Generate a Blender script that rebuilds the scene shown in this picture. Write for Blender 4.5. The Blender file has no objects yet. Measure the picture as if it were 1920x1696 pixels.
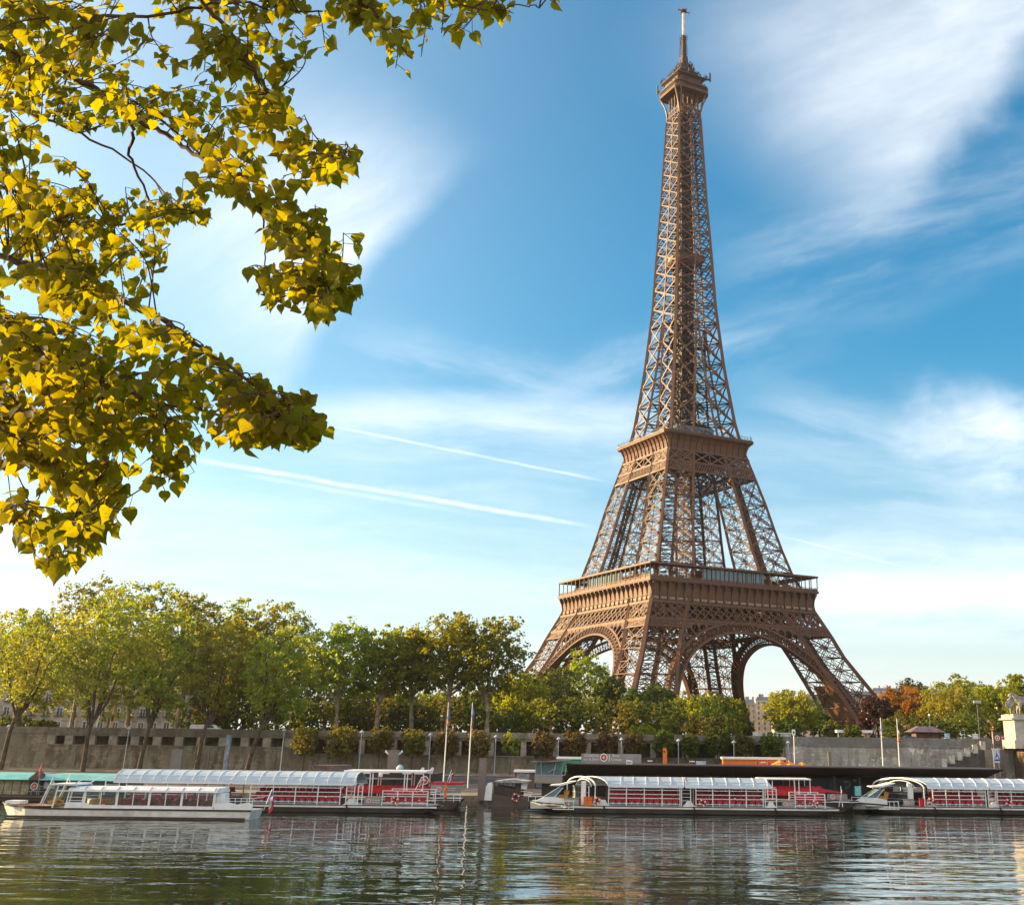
import bpy, math, random
import numpy as np
from mathutils import Vector, Matrix
R = math.radians
sc = bpy.context.scene
COL = sc.collection

# ------------------------------------------------------------------ camera
CAM_Z, F_PX, PPX, PPY = 9.0, 2179.87, 1197.70, 597.11     # focal length and principal point in pixels of a 1920 x 1696 frame
PITCH, ROLL = 0.347405, 0.0125
FS = F_PX*1.08           # pixels per metre at one metre for things low in the picture (the camera looks up)
_f = np.array([0, math.cos(PITCH), math.sin(PITCH)]); _r = np.array([1.0, 0, 0]); _u = np.cross(_r, _f)
CR = math.cos(ROLL)*_r + math.sin(ROLL)*_u; CU = -math.sin(ROLL)*_r + math.cos(ROLL)*_u; CF = _f
camd = bpy.data.cameras.new('camera'); cam = bpy.data.objects.new('camera', camd); COL.objects.link(cam)
cam.matrix_world = Matrix(((CR[0], CU[0], -CF[0], 0), (CR[1], CU[1], -CF[1], 0), (CR[2], CU[2], -CF[2], CAM_Z), (0, 0, 0, 1)))
camd.sensor_width = 36; camd.lens = F_PX/1920*36
camd.shift_x = -(PPX-960)/1920; camd.shift_y = (PPY-848)/1920
camd.clip_start = 0.1; camd.clip_end = 8000
sc.camera = cam

def ray(px, py):
    return CF + (px-PPX)/F_PX*CR - (py-PPY)/F_PX*CU
def at(px, py, Y):
    d = ray(px, py); return Vector((d*(Y/d[1]))) + Vector((0, 0, CAM_Z))
def on_z(px, py, z):
    d = ray(px, py); return Vector((d*((z-CAM_Z)/d[2]))) + Vector((0, 0, CAM_Z))
def uv(px, py):
    d = ray(px, py); return d[0]/d[1], d[2]/d[1]

# ------------------------------------------------------------------ light
SUN_AZ, SUN_EL = 78.0, 14.0            # degrees left of straight ahead (+Y), degrees above the horizon
sd = Vector((-math.sin(R(SUN_AZ))*math.cos(R(SUN_EL)), math.cos(R(SUN_AZ))*math.cos(R(SUN_EL)), math.sin(R(SUN_EL))))
sl = bpy.data.lights.new('sun', 'SUN'); sl.energy = 5.0; sl.angle = R(0.5); sl.color = (1.0, 0.71, 0.35)
so = bpy.data.objects.new('sun', sl); COL.objects.link(so); so.rotation_euler = sd.to_track_quat('Z', 'Y').to_euler()

w = bpy.data.worlds.new('World'); sc.world = w; w.use_nodes = True
nt = w.node_tree; nt.nodes.clear()
class NG:
    """tiny node-graph writer"""
    def __init__(s, nt): s.nt = nt
    def n(s, t, **k):
        o = s.nt.nodes.new(t)
        for a, b in k.items(): setattr(o, a, b)
        return o
    def l(s, a, b): s.nt.links.new(a, b)
    def put(s, sock, v):
        if isinstance(v, (int, float)): sock.default_value = v
        elif isinstance(v, (tuple, list)): sock.default_value = v
        else: s.l(v, sock)
    def m(s, op, a, b=None, c=None, clamp=False):
        o = s.n('ShaderNodeMath', operation=op); o.use_clamp = clamp; s.put(o.inputs[0], a)
        if b is not None: s.put(o.inputs[1], b)
        if c is not None: s.put(o.inputs[2], c)
        return o.outputs[0]
    def ss(s, x, a, b, lo=0.0, hi=1.0):
        o = s.n('ShaderNodeMapRange', interpolation_type='SMOOTHSTEP'); s.put(o.inputs[0], x)
        for i, v in enumerate((a, b, lo, hi)): o.inputs[i+1].default_value = v
        return o.outputs[0]
    def comb(s, x, y, z):
        o = s.n('ShaderNodeCombineXYZ')
        for i, v in enumerate((x, y, z)): s.put(o.inputs[i], v)
        return o.outputs[0]
    def noise(s, vec, scale, detail=5, rough=.55, dist=0.0, out=0):
        o = s.n('ShaderNodeTexNoise'); s.l(vec, o.inputs['Vector']); o.inputs['Scale'].default_value = scale
        o.inputs['Detail'].default_value = detail; o.inputs['Roughness'].default_value = rough; o.inputs['Distortion'].default_value = dist
        return o.outputs[out]
    def mix(s, fac, a, b, bt='MIX'):
        o = s.n('ShaderNodeMix', data_type='RGBA', blend_type=bt); s.put(o.inputs[0], fac)
        for i, v in ((6, a), (7, b)):
            if isinstance(v, tuple): v = (*v[:3], 1.0)
            s.put(o.inputs[i], v)
        return o.outputs[2]
g = NG(nt)
sky = g.n('ShaderNodeTexSky', sky_type='NISHITA', sun_disc=False, sun_elevation=R(SUN_EL), sun_rotation=R(-SUN_AZ), altitude=60, air_density=1.0, dust_density=1.2, ozone_density=2.2)
tc = g.n('ShaderNodeTexCoord'); sep = g.n('ShaderNodeSeparateXYZ'); g.l(tc.outputs['Generated'], sep.inputs[0])
dx, dy, dz = sep.outputs
yy = g.m('MAXIMUM', dy, 0.12)
U = g.m('DIVIDE', dx, yy); V = g.m('DIVIDE', dz, yy)       # where the sky is looked at: tangents of azimuth and of elevation round +Y
front = g.ss(dy, 0.12, 0.35)
UV = g.comb(U, V, 0.0)
def line_uv(p, q):
    a, b = np.array(uv(*p)), np.array(uv(*q)); d = (b-a)/np.linalg.norm(b-a); return a, d, np.linalg.norm(b-a)
wob = g.noise(UV, 5.0, 5, .6); wob2 = g.m('MULTIPLY', g.m('SUBTRACT', wob, .5), .10)
def axes(p, q):
    """distance along and across (positive to the right of p->q) a line in the sky"""
    a, d, L = line_uv(p, q)
    x = g.m('SUBTRACT', U, float(a[0])); y = g.m('SUBTRACT', V, float(a[1]))
    s_ = g.m('ADD', g.m('MULTIPLY', x, float(d[0])), g.m('MULTIPLY', y, float(d[1])))
    t_ = g.m('SUBTRACT', g.m('MULTIPLY', x, float(d[1])), g.m('MULTIPLY', y, float(d[0])))
    return s_, t_, L
def prod(*a):
    o = a[0]
    for b in a[1:]: o = g.m('MULTIPLY', o, b)
    return o
def fibre(p, q, scale, stretch, lo, hi, wig=.25):
    s_, t_, L = axes(p, q)
    v = g.comb(g.m('ADD', g.m('MULTIPLY', s_, 1/stretch), g.m('MULTIPLY', wob2, wig)), g.m('ADD', t_, g.m('MULTIPLY', wob2, wig)), 0.0)
    return g.ss(g.noise(v, scale, 8, .62), lo, hi)
clouds = []
# broad white plume in the upper right: sharp along its lower right side, soft to the left
s_, t_, L = axes((1960, 60), (1500, 560)); t2 = g.m('ADD', t_, wob2)
body = prod(g.ss(t2, -.035, .03), g.ss(t2, .36, .08), g.ss(s_, .36, .16))
clouds.append(prod(body, g.m('ADD', .55, g.m('MULTIPLY', fibre((1960, 160), (1300, 430), 13, 3.0, .2, .8), .45)), .62))
s_, t_, L = axes((1290, 560), (1900, 380))
clouds.append(prod(g.ss(g.m('ABSOLUTE', g.m('ADD', t_, wob2)), .10, .0), g.ss(s_, 0.0, .12), fibre((1290, 560), (1900, 380), 16, 5, .38, .75), .25))
# plume left of the middle, edge on its lower right
s_, t_, L = axes((925, 300), (545, 690)); t2 = g.m('ADD', t_, g.m('MULTIPLY', wob2, .55)); bow = g.m('MULTIPLY', g.m('POWER', g.m('SUBTRACT', s_, .10), 2.0), 1.1)
t3 = g.m('SUBTRACT', t2, g.m('SUBTRACT', .016, bow))
body = prod(g.ss(t3, -.010, .030), g.ss(t2, .30, .05), g.ss(s_, -.03, .15), g.ss(s_, .36, .17))
clouds.append(prod(body, g.m('ADD', .45, g.m('MULTIPLY', fibre((930, 300), (480, 520), 12, 3.2, .25, .75, .5), .55)), .68))
# thin level veils over the horizon
vst = fibre((0, 800), (1900, 860), 9, 7, .36, .78, .4)
clouds.append(prod(vst, g.ss(V, .30, .20), .50))
for p_, q_, sc_, amp in (((980, 780), (1500, 600), 20, .30), ((1380, 760), (1920, 880), 18, .34), ((620, 640), (1150, 760), 22, .26)):
    s_, t_, L = axes(p_, q_)
    clouds.append(prod(g.ss(g.m('ABSOLUTE', g.m('ADD', t_, wob2)), .055, .0), g.ss(s_, -.02, .08), g.ss(s_, L+.04, L-.08), fibre(p_, q_, sc_, 5, .36, .72, .5), amp*.85))
band = fibre((500, 790), (1300, 820), 10, 6, .30, .7, .3)
clouds.append(prod(band, g.ss(V, .205, .235), g.ss(V, .30, .262), g.ss(U, -.36, -.22), g.ss(U, .06, -.02), .55))
clouds.append(prod(fibre((1400, 1150), (1920, 1140), 9, 6, .3, .66, .3), g.ss(V, .07, .10), g.ss(V, .15, .115), g.ss(U, .10, .2), .85))
a = uv(1905, 830); rr = g.m('SQRT', g.m('ADD', g.m('POWER', g.m('MULTIPLY', g.m('SUBTRACT', U, a[0]), .7), 2.0), g.m('POWER', g.m('SUBTRACT', V, a[1]), 2.0)))
clouds.append(prod(g.ss(g.m('ADD', rr, g.m('MULTIPLY', wob2, 1.6)), .075, .0), fibre((1300, 900), (1920, 820), 12, 5, .28, .7, .6), .8))
def trail(p, q, wd, amp, f0=.05, f1=.05):
    s_, t_, L = axes(p, q)
    tt = g.m('ABSOLUTE', g.m('ADD', t_, g.m('MULTIPLY', g.m('SUBTRACT', g.noise(UV, 40, 2), .5), wd*.8)))
    clouds.append(prod(g.ss(tt, wd, 0.0), g.ss(s_, 0.0, f0), g.ss(s_, L, L-f1), g.ss(g.noise(UV, 26, 5, .7), .25, .7, .35, 1.15), amp))
trail((590, 792), (1165, 908), .0020, .36); trail((330, 855), (1140, 992), .0032, .5); trail((430, 885), (1010, 985), .0030, .25, .05, .2)
trail((1440, 998), (1760, 1078), .0012, .3); trail((1640, 1130), (1790, 1022), .0012, .25)
tot = clouds[0]
for c in clouds[1:]: tot = g.m('SUBTRACT', 1.0, g.m('MULTIPLY', g.m('SUBTRACT', 1.0, tot), g.m('SUBTRACT', 1.0, c)))
tot = g.m('MULTIPLY', tot, front)
SKY_GAIN = (0.28, 1.22, 1.46)
skyc = g.mix(1.0, sky.outputs[0], SKY_GAIN, 'MULTIPLY')
hs = g.n('ShaderNodeHueSaturation'); hs.inputs['Saturation'].default_value = 1.0; g.l(skyc, hs.inputs['Color'])
low = g.ss(V, .36, .0)                                      # pale air over the horizon
pale = g.mix(g.m('MULTIPLY', low, .62), hs.outputs[0], (6.6, 7.0, 7.0))
pale = g.mix(g.m('MULTIPLY', g.ss(V, .13, .0), .8), pale, (6.9, 6.7, 6.2))
glowd = g.n('ShaderNodeVectorMath', operation='DOT_PRODUCT'); g.l(tc.outputs['Generated'], glowd.inputs[0]); glowd.inputs[1].default_value = sd
glow = g.m('POWER', g.m('MAXIMUM', glowd.outputs['Value'], 0.0), 3.2)
pale2 = g.mix(g.m('MULTIPLY', glow, .9, clamp=True), pale, (11.5, 11.2, 10.2))
cl = g.mix(tot, pale2, (9.6, 9.7, 9.7))
fill_cloud = g.m('MULTIPLY', g.ss(dy, .05, -.35), g.ss(g.noise(tc.outputs['Generated'], 2.2, 5, .55), .30, .55))   # bright broken cloud added behind the camera as warm fill for shaded sides
cl = g.mix(g.m('MULTIPLY', fill_cloud, .75), cl, (11.5, 10.2, 9.2))
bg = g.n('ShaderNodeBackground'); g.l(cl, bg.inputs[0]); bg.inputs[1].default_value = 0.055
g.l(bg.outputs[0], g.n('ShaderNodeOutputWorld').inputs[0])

sc.view_settings.view_transform = 'Standard'; sc.view_settings.look = 'None'; sc.view_settings.gamma = 1.0; sc.view_settings.exposure = 1.55
sc.cycles.max_bounces = 6; sc.cycles.diffuse_bounces = 3; sc.cycles.glossy_bounces = 3; sc.cycles.transmission_bounces = 5; sc.cycles.transparent_max_bounces = 12
sc.cycles.caustics_reflective = False; sc.cycles.caustics_refractive = False

# ------------------------------------------------------------------ materials
MATS = {}
def mat(name, col, rough=.7, metal=0.0, var=.18, scale=1.2, spec=.4, bump=0.0, bscale=None, col2=None, grime=0.0):
    if name in MATS: return MATS[name]
    m = bpy.data.materials.new(name); m.use_nodes = True; t = m.node_tree; t.nodes.clear(); q = NG(t)
    p = q.n('ShaderNodeBsdfPrincipled'); o = q.n('ShaderNodeOutputMaterial'); q.l(p.outputs[0], o.inputs[0])
    tcx = q.n('ShaderNodeTexCoord'); geo = q.n('ShaderNodeNewGeometry')
    pos = geo.outputs['Position']
    nz = q.noise(pos, scale, 6, .6)
    c2 = col2 or tuple(max(0, c*(1-var*2.2)) for c in col); c1 = tuple(min(1, c*(1+var)) for c in col)
    fac = q.ss(nz, .34, .66)
    c = q.mix(fac, c2, c1)
    if grime:
        gz = q.noise(pos, scale*.23, 7, .7); c = q.mix(q.m('MULTIPLY', q.ss(gz, .5, .72), grime), c, tuple(x*.35 for x in col))
    q.l(c, p.inputs['Base Color'])
    q.l(q.ss(nz, .2, .8, max(.02, rough-.08), min(1, rough+.1)), p.inputs['Roughness'])
    p.inputs['Metallic'].default_value = metal; p.inputs['Specular IOR Level'].default_value = spec
    if bump:
        b = q.n('ShaderNodeBump'); b.inputs['Strength'].default_value = bump; b.inputs['Distance'].default_value = .1
        q.l(q.noise(pos, bscale or scale*6, 6, .65), b.inputs['Height']); q.l(b.outputs[0], p.inputs['Normal'])
    MATS[name] = m; return m
def glass(name, tint=(.75, .9, .92), alpha=.35, rough=.04):
    """thin pane: see-through mixed with a mirror-like coat"""
    if name in MATS: return MATS[name]
    m = bpy.data.materials.new(name); m.use_nodes = True; t = m.node_tree; t.nodes.clear(); q = NG(t)
    tr = q.n('ShaderNodeBsdfTransparent'); tr.inputs[0].default_value = (*tint, 1)
    p = q.n('ShaderNodeBsdfPrincipled'); p.inputs['Base Color'].default_value = (tint[0]*.3, tint[1]*.34, tint[2]*.36, 1); p.inputs['Roughness'].default_value = rough
    lw = q.n('ShaderNodeFresnel'); lw.inputs[0].default_value = 1.6
    mx = q.n('ShaderNodeMixShader'); q.l(q.m('ADD', q.m('MULTIPLY', lw.outputs[0], .8), alpha, clamp=True), mx.inputs[0]); q.l(tr.outputs[0], mx.inputs[1]); q.l(p.outputs[0], mx.inputs[2])
    q.l(mx.outputs[0], q.n('ShaderNodeOutputMaterial').inputs[0]); MATS[name] = m; return m
def leafmat(name, c1, c2, trans=.45, tcol=None, gloss=.35, big=.12, bigamt=.35, fine=0.0):
    """leaves: colour varies from leaf to leaf and from clump to clump, light shines through"""
    if name in MATS: return MATS[name]
    m = bpy.data.materials.new(name); m.use_nodes = True; t = m.node_tree; t.nodes.clear(); q = NG(t)
    geo = q.n('ShaderNodeNewGeometry'); oi = q.n('ShaderNodeObjectInfo')
    c = q.mix(geo.outputs['Random Per Island'], c1, c2)
    nz = q.noise(geo.outputs['Position'], big, 3, .6)
    c = q.mix(q.m('MULTIPLY', q.ss(nz, .4, .68), bigamt), c, tuple(min(1, x*y) for x, y in zip(c2, (1.7, 1.25, .7))))
    if fine: c = q.mix(q.m('MULTIPLY', q.ss(q.noise(geo.outputs['Position'], 70, 4, .7), .45, .68), fine), c, tuple(x*.45 for x in c1))
    h = q.n('ShaderNodeHueSaturation'); q.l(c, h.inputs['Color'])
    q.l(q.m('ADD', q.m('MULTIPLY', oi.outputs['Random'], .05), .475), h.inputs['Hue']); q.l(q.m('ADD', q.m('MULTIPLY', oi.outputs['Random'], .5), .75), h.inputs['Value'])
    d = q.n('ShaderNodeBsdfPrincipled'); q.l(h.outputs[0], d.inputs['Base Color']); d.inputs['Roughness'].default_value = .5; d.inputs['Specular IOR Level'].default_value = gloss
    tl = q.n('ShaderNodeBsdfTranslucent')
    k = tcol or (1.5, 1.3, .35)
    q.l(q.mix(1.0, h.outputs[0], k, 'MULTIPLY'), tl.inputs[0])
    mx = q.n('ShaderNodeMixShader'); mx.inputs[0].default_value = trans; q.l(d.outputs[0], mx.inputs[1]); q.l(tl.outputs[0], mx.inputs[2])
    q.l(mx.outputs[0], q.n('ShaderNodeOutputMaterial').inputs[0]); MATS[name] = m; return m
def stone(name, col, dark, bw=1.4, bh=.45, mortar=.012, vertical=True, stain=.6, white=.45):
    """coursed masonry with weather stains"""
    if name in MATS: return MATS[name]
    m = bpy.data.materials.new(name); m.use_nodes = True; t = m.node_tree; t.nodes.clear(); q = NG(t)
    p = q.n('ShaderNodeBsdfPrincipled'); q.l(p.outputs[0], q.n('ShaderNodeOutputMaterial').inputs[0])
    geo = q.n('ShaderNodeNewGeometry'); s = q.n('ShaderNodeSeparateXYZ'); q.l(geo.outputs['Position'], s.inputs[0])
    v = q.comb(q.m('ADD', s.outputs[0], q.m('MULTIPLY', s.outputs[1], .8)), s.outputs[2], 0.0)
    br = q.n('ShaderNodeTexBrick'); q.l(v, br.inputs['Vector']); br.inputs['Scale'].default_value = 1.0
    br.inputs['Brick Width'].default_value = bw; br.inputs['Row Height'].default_value = bh; br.inputs['Mortar Size'].default_value = mortar; br.inputs['Bias'].default_value = 0
    br.inputs['Color1'].default_value = (*col, 1); br.inputs['Color2'].default_value = (*[c*.78 for c in col], 1); br.inputs['Mortar'].default_value = (*[c*.38 for c in col], 1)
    st = q.comb(q.m('MULTIPLY', s.outputs[0], .7), q.m('MULTIPLY', s.outputs[1], .7), q.m('MULTIPLY', s.outputs[2], .22))
    n1 = q.noise(st, .9, 7, .68); n2 = q.noise(geo.outputs['Position'], .16, 5, .6); n3 = q.noise(geo.outputs['Position'], 2.5, 6, .7)
    c = q.mix(q.m('MULTIPLY', q.ss(n1, .40, .62), stain), br.outputs[0], dark)
    n4 = q.noise(geo.outputs['Position'], .55, 6, .72); c = q.mix(q.m('MULTIPLY', q.ss(n4, .53, .64), white), c, tuple(min(1, x*1.55) for x in col))
    c = q.mix(q.m('MULTIPLY', q.ss(n2, .42, .60), .7), c, tuple(x*.55 for x in col))
    c = q.mix(q.m('MULTIPLY', q.ss(n3, .35, .75), .25), c, tuple(min(1, x*1.35) for x in col))
    q.l(c, p.inputs['Base Color']); p.inputs['Roughness'].default_value = .9; p.inputs['Specular IOR Level'].default_value = .2
    b = q.n('ShaderNodeBump'); b.inputs['Strength'].default_value = .5; b.inputs['Distance'].default_value = .05; q.l(q.m('ADD', n3, br.outputs['Fac']), b.inputs['Height']); q.l(b.outputs[0], p.inputs['Normal'])
    MATS[name] = m; return m

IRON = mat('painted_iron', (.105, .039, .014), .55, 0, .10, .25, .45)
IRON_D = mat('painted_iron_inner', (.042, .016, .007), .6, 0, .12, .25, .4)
WHITE = mat('white_paint', (.78, .79, .78), .42, 0, .05, .8, .5, grime=.25)
WHITE_M = mat('white_railing_paint', (.76, .77, .77), .4, 0, .04, 1.2)
HULLW = mat('white_hull_paint', (.72, .69, .62), .35, 0, .07, .7, .5, grime=.5)
RED = mat('red_seat_vinyl', (.46, .018, .03), .5, 0, .10, 2.0)
ORED = mat('orange_red_seat_vinyl', (.47, .085, .03), .55, 0, .15, 2.0)
YEL = mat('ochre_seat_vinyl', (.45, .24, .05), .6, 0, .15, 2.0)
TAUPE = mat('taupe_cladding', (.105, .078, .060), .6, 0, .10, .6)
TAUPE_L = mat('pale_taupe_board', (.26, .24, .225), .5, 0, .06, .6)
BROWN = mat('dark_brown_steel', (.048, .030, .022), .5, 0, .12, .5)
DARK = mat('dark_hull_paint', (.060, .048, .040), .45, 0, .15, .5, grime=.4)
GREYM = mat('grey_metal', (.33, .34, .35), .45, .3, .06, 1.0)
STEEL = mat('blue_grey_pole_paint', (.30, .36, .40), .45, 0, .06, 1.0)
BLACK = mat('black_rubber', (.015, .014, .013), .7, 0, .1, 2.0)
ORANGE = mat('orange_plastic', (.72, .17, .02), .45, 0, .06, 1.0)
TEAL = mat('turquoise_awning', (.16, .48, .47), .55, 0, .08, .8)
ROOFP = mat('pale_translucent_roof_sheet', (.42, .50, .58), .28, 0, .05, .5, .6)
BLUEF = mat('blue_flag_cloth', (.02, .07, .32), .8); WHITEF = mat('white_flag_cloth', (.75, .75, .74), .8); REDF = mat('red_flag_cloth', (.55, .02, .03), .8)
GLASS = glass('clear_pane', (.9, .95, .95), .05); GLASSB = glass('blue_green_pane', (.55, .80, .84), .45); GLASSD = glass('dark_pane', (.32, .40, .42), .5)
ASPH = mat('asphalt', (.085, .08, .085), .9, 0, .12, .5, .2, bump=.2, bscale=6)
PAVE = mat('pale_quay_paving', (.30, .28, .25), .85, 0, .12, .7, .2)
EARTH = mat('earth', (.10, .085, .06), .95, 0, .2, .3, .1)
BARK = mat('pale_plane_bark', (.27, .215, .14), .85, 0, .22, 1.1, .2, bump=.4, bscale=5)
BARK_D = mat('dark_bark', (.085, .062, .045), .9, 0, .2, 1.5, .2, bump=.4, bscale=5)

# ------------------------------------------------------------------ mesh helpers
class MB:
    def __init__(s): s.v = []; s.f = []; s.mi = []; s.cur = 0; s.xf = None; s.smooth = set()
    def add(s, vs, fs):
        o = len(s.v)
        if s.xf is not None: vs = [tuple(s.xf @ Vector(v)) for v in vs]
        s.v += [tuple(v) for v in vs]; s.f += [tuple(i+o for i in f) for f in fs]; s.mi += [s.cur]*len(fs)
        return s
    def box(s, x0, x1, y0, y1, z0, z1):
        return s.add([(x0, y0, z0), (x1, y0, z0), (x1, y1, z0), (x0, y1, z0), (x0, y0, z1), (x1, y0, z1), (x1, y1, z1), (x0, y1, z1)],
                     [(0, 3, 2, 1), (4, 5, 6, 7), (0, 1, 5, 4), (1, 2, 6, 5), (2, 3, 7, 6), (3, 0, 4, 7)])
    def frus(s, cx, cy, a0, b0, z0, a1, b1, z1):
        """block whose half sizes change from (a0,b0) at z0 to (a1,b1) at z1"""
        v = [(cx+sx*a, cy+sy*b, z) for a, b, z in ((a0, b0, z0), (a1, b1, z1)) for sx, sy in ((-1, -1), (1, -1), (1, 1), (-1, 1))]
        return s.add(v, [(0, 3, 2, 1), (4, 5, 6, 7), (0, 1, 5, 4), (1, 2, 6, 5), (2, 3, 7, 6), (3, 0, 4, 7)])
    def beam(s, p, q, w, h=None, up=(0, 0, 1)):
        h = h or w; p = Vector(p); q = Vector(q); d = q-p
        if d.length < 1e-6: return s
        d.normalize(); a = d.cross(Vector(up))
        if a.length < 1e-4: a = d.cross(Vector((1, 0, 0)))
        a.normalize(); b = a.cross(d); a = a*(w/2); b = b*(h/2)
        v = [p-a-b, p+a-b, p+a+b, p-a+b, q-a-b, q+a-b, q+a+b, q-a+b]
        return s.add(v, [(0, 3, 2, 1), (4, 5, 6, 7), (0, 1, 5, 4), (1, 2, 6, 5), (2, 3, 7, 6), (3, 0, 4, 7)])
    def lat(s, p, q, w, t=.2, n=None, up=(0, 0, 1), lace=.13):
        """open lattice girder: two rails with zigzag lacing"""
        p = Vector(p); q = Vector(q); d = q-p; L = d.length; dn = d.normalized(); a = dn.cross(Vector(up))
        if a.length < 1e-4: a = dn.cross(Vector((1, 0, 0)))
        a.normalize(); a = a*(w/2)
        s.beam(p-a, q-a, t, t, up); s.beam(p+a, q+a, t, t, up)
        n = n or max(3, int(L/(w*1.3)))
        for i in range(n):
            u, v = p+d*(i/n), p+d*((i+1)/n)
            sg = 1 if i % 2 else -1
            s.beam(u-a*sg, v+a*sg, lace, lace, up)
        return s
    def tube(s, pts, rad, n=8, cap=True):
        pts = [Vector(p) for p in pts]; rs = rad if isinstance(rad, (list, tuple)) else [rad]*len(pts)
        vs = []; fs = []
        for i, p in enumerate(pts):
            d = (pts[min(i+1, len(pts)-1)]-pts[max(i-1, 0)]).normalized(); a = d.cross(Vector((0, 0, 1)))
            if a.length < .05: a = d.cross(Vector((0, 1, 0)))
            a.normalize(); b = d.cross(a)
            vs += [p+(a*math.cos(2*math.pi*k/n)+b*math.sin(2*math.pi*k/n))*rs[i] for k in range(n)]
        for i in range(len(pts)-1):
            for k in range(n): fs.append((i*n+k, i*n+(k+1) % n, (i+1)*n+(k+1) % n, (i+1)*n+k))
        if cap: fs += [tuple(range(n)), tuple(range((len(pts)-1)*n, len(pts)*n))]
        return s.add(vs, fs)
    def lathe(s, cx, cy, prof, n=16):
        vs = [(cx+r*math.cos(2*math.pi*k/n), cy+r*math.sin(2*math.pi*k/n), z) for r, z in prof for k in range(n)]
        fs = [(i*n+k, i*n+(k+1) % n, (i+1)*n+(k+1) % n, (i+1)*n+k) for i in range(len(prof)-1) for k in range(n)]
        fs += [tuple(range(n))[::-1], tuple(range((len(prof)-1)*n, len(prof)*n))]
        return s.add(vs, fs)
    def prism(s, poly, y0, y1, axis='y'):
        """closed outline (x,z) given thickness from y0 to y1 (axis y), or outline (x,y) from z0 to z1 (axis z)"""
        n = len(poly)
        if axis == 'y': vs = [(a, y0, b) for a, b in poly]+[(a, y1, b) for a, b in poly]
        elif axis == 'x': vs = [(y0, a, b) for a, b in poly]+[(y1, a, b) for a, b in poly]
        else: vs = [(a, b, y0) for a, b in poly]+[(a, b, y1) for a, b in poly]
        return s.add(vs, [tuple(range(n)), tuple(range(n, 2*n))[::-1]]+[(i, i+n, (i+1) % n+n, (i+1) % n) for i in range(n)])
    def disc(s, c, r, t, n=20, axis='y', r_in=0):
        """flat disc or ring facing -y"""
        cx, cy, cz = c; pt = lambda rr, k, y: (cx+rr*math.cos(2*math.pi*k/n), y, cz+rr*math.sin(2*math.pi*k/n))
        if not r_in:
            return s.prism([(cx+r*math.cos(2*math.pi*k/n), cz+r*math.sin(2*math.pi*k/n)) for k in range(n)], cy-t/2, cy+t/2)
        vs = [pt(rr, k, y) for y in (cy-t/2, cy+t/2) for rr in (r, r_in) for k in range(n)]; fs = []
        for k in range(n):
            j = (k+1) % n; fs += [(k, j, n+j, n+k), (2*n+k, 3*n+k, 3*n+j, 2*n+j), (k, 2*n+k, 2*n+j, j), (n+k, n+j, 3*n+j, 3*n+k)]
        return s.add(vs, fs)
    def torus(s, c, R_, r, n=20, m=8):
        vs = []; fs = []
        for i in range(n):
            a = 2*math.pi*i/n
            for j in range(m):
                b = 2*math.pi*j/m; rr = R_+r*math.cos(b); vs.append((c[0]+rr*math.cos(a), c[1]+r*math.sin(b), c[2]+rr*math.sin(a)))
        for i in range(n):
            for j in range(m): fs.append((i*m+j, i*m+(j+1) % m, ((i+1) % n)*m+(j+1) % m, ((i+1) % n)*m+j))
        return s.add(vs, fs)
    def build(s, name, mt, parent=None, loc=None, smooth=False, rotz=0):
        me = bpy.data.meshes.new(name); me.from_pydata(s.v, [], s.f)
        for m in (mt if isinstance(mt, (list, tuple)) else [mt]): me.materials.append(m)
        if max(s.mi, default=0): me.polygons.foreach_set('material_index', s.mi)
        if smooth: me.polygons.foreach_set('use_smooth', [True]*len(me.polygons))
        me.update()
        o = bpy.data.objects.new(name, me); COL.objects.link(o)
        if parent: o.parent = parent
        if loc is not None: o.location = loc
        o.rotation_euler.z = rotz
        return o
def tag(o, label=None, cat=None, group=None, kind=None):
    if label: o['label'] = label
    if cat: o['category'] = cat
    if group: o['group'] = group
    if kind: o['kind'] = kind
    return o
def thing(name, label, cat, loc=(0, 0, 0), rotz=0, group=None):
    o = bpy.data.objects.new(name, None); COL.objects.link(o); o.location = loc; o.rotation_euler.z = rotz; o.empty_display_size = .5
    return tag(o, label, cat, group)
def dup(o, loc=None, rotz=None, label=None, scale=None):
    c = o.copy(); COL.objects.link(c)
    if loc is not None: c.location = loc
    if rotz is not None: c.rotation_euler.z = rotz
    if scale is not None: c.scale = scale
    if label: c['label'] = label
    for ch in o.children:
        d = ch.copy(); COL.objects.link(d); d.parent = c
        for gch in ch.children:
            e = gch.copy(); COL.objects.link(e); e.parent = d
    return c
def text(s, size, mt, parent, loc, name='lettering', depth=.01, align='CENTER', rot=(math.pi/2, 0, 0)):
    cu = bpy.data.curves.new(name, 'FONT'); cu.body = s; cu.size = size; cu.extrude = depth; cu.align_x = align; cu.align_y = 'CENTER'; cu.resolution_u = 2
    t = bpy.data.objects.new(name, cu); COL.objects.link(t)
    bpy.context.view_layer.update(); me = bpy.data.meshes.new_from_object(t.evaluated_get(bpy.context.evaluated_depsgraph_get()))
    bpy.data.objects.remove(t); me.name = name; me.materials.clear(); me.materials.append(mt)
    o = bpy.data.objects.new(name, me); COL.objects.link(o); o.parent = parent; o.location = loc; o.rotation_euler = rot
    return o
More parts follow.
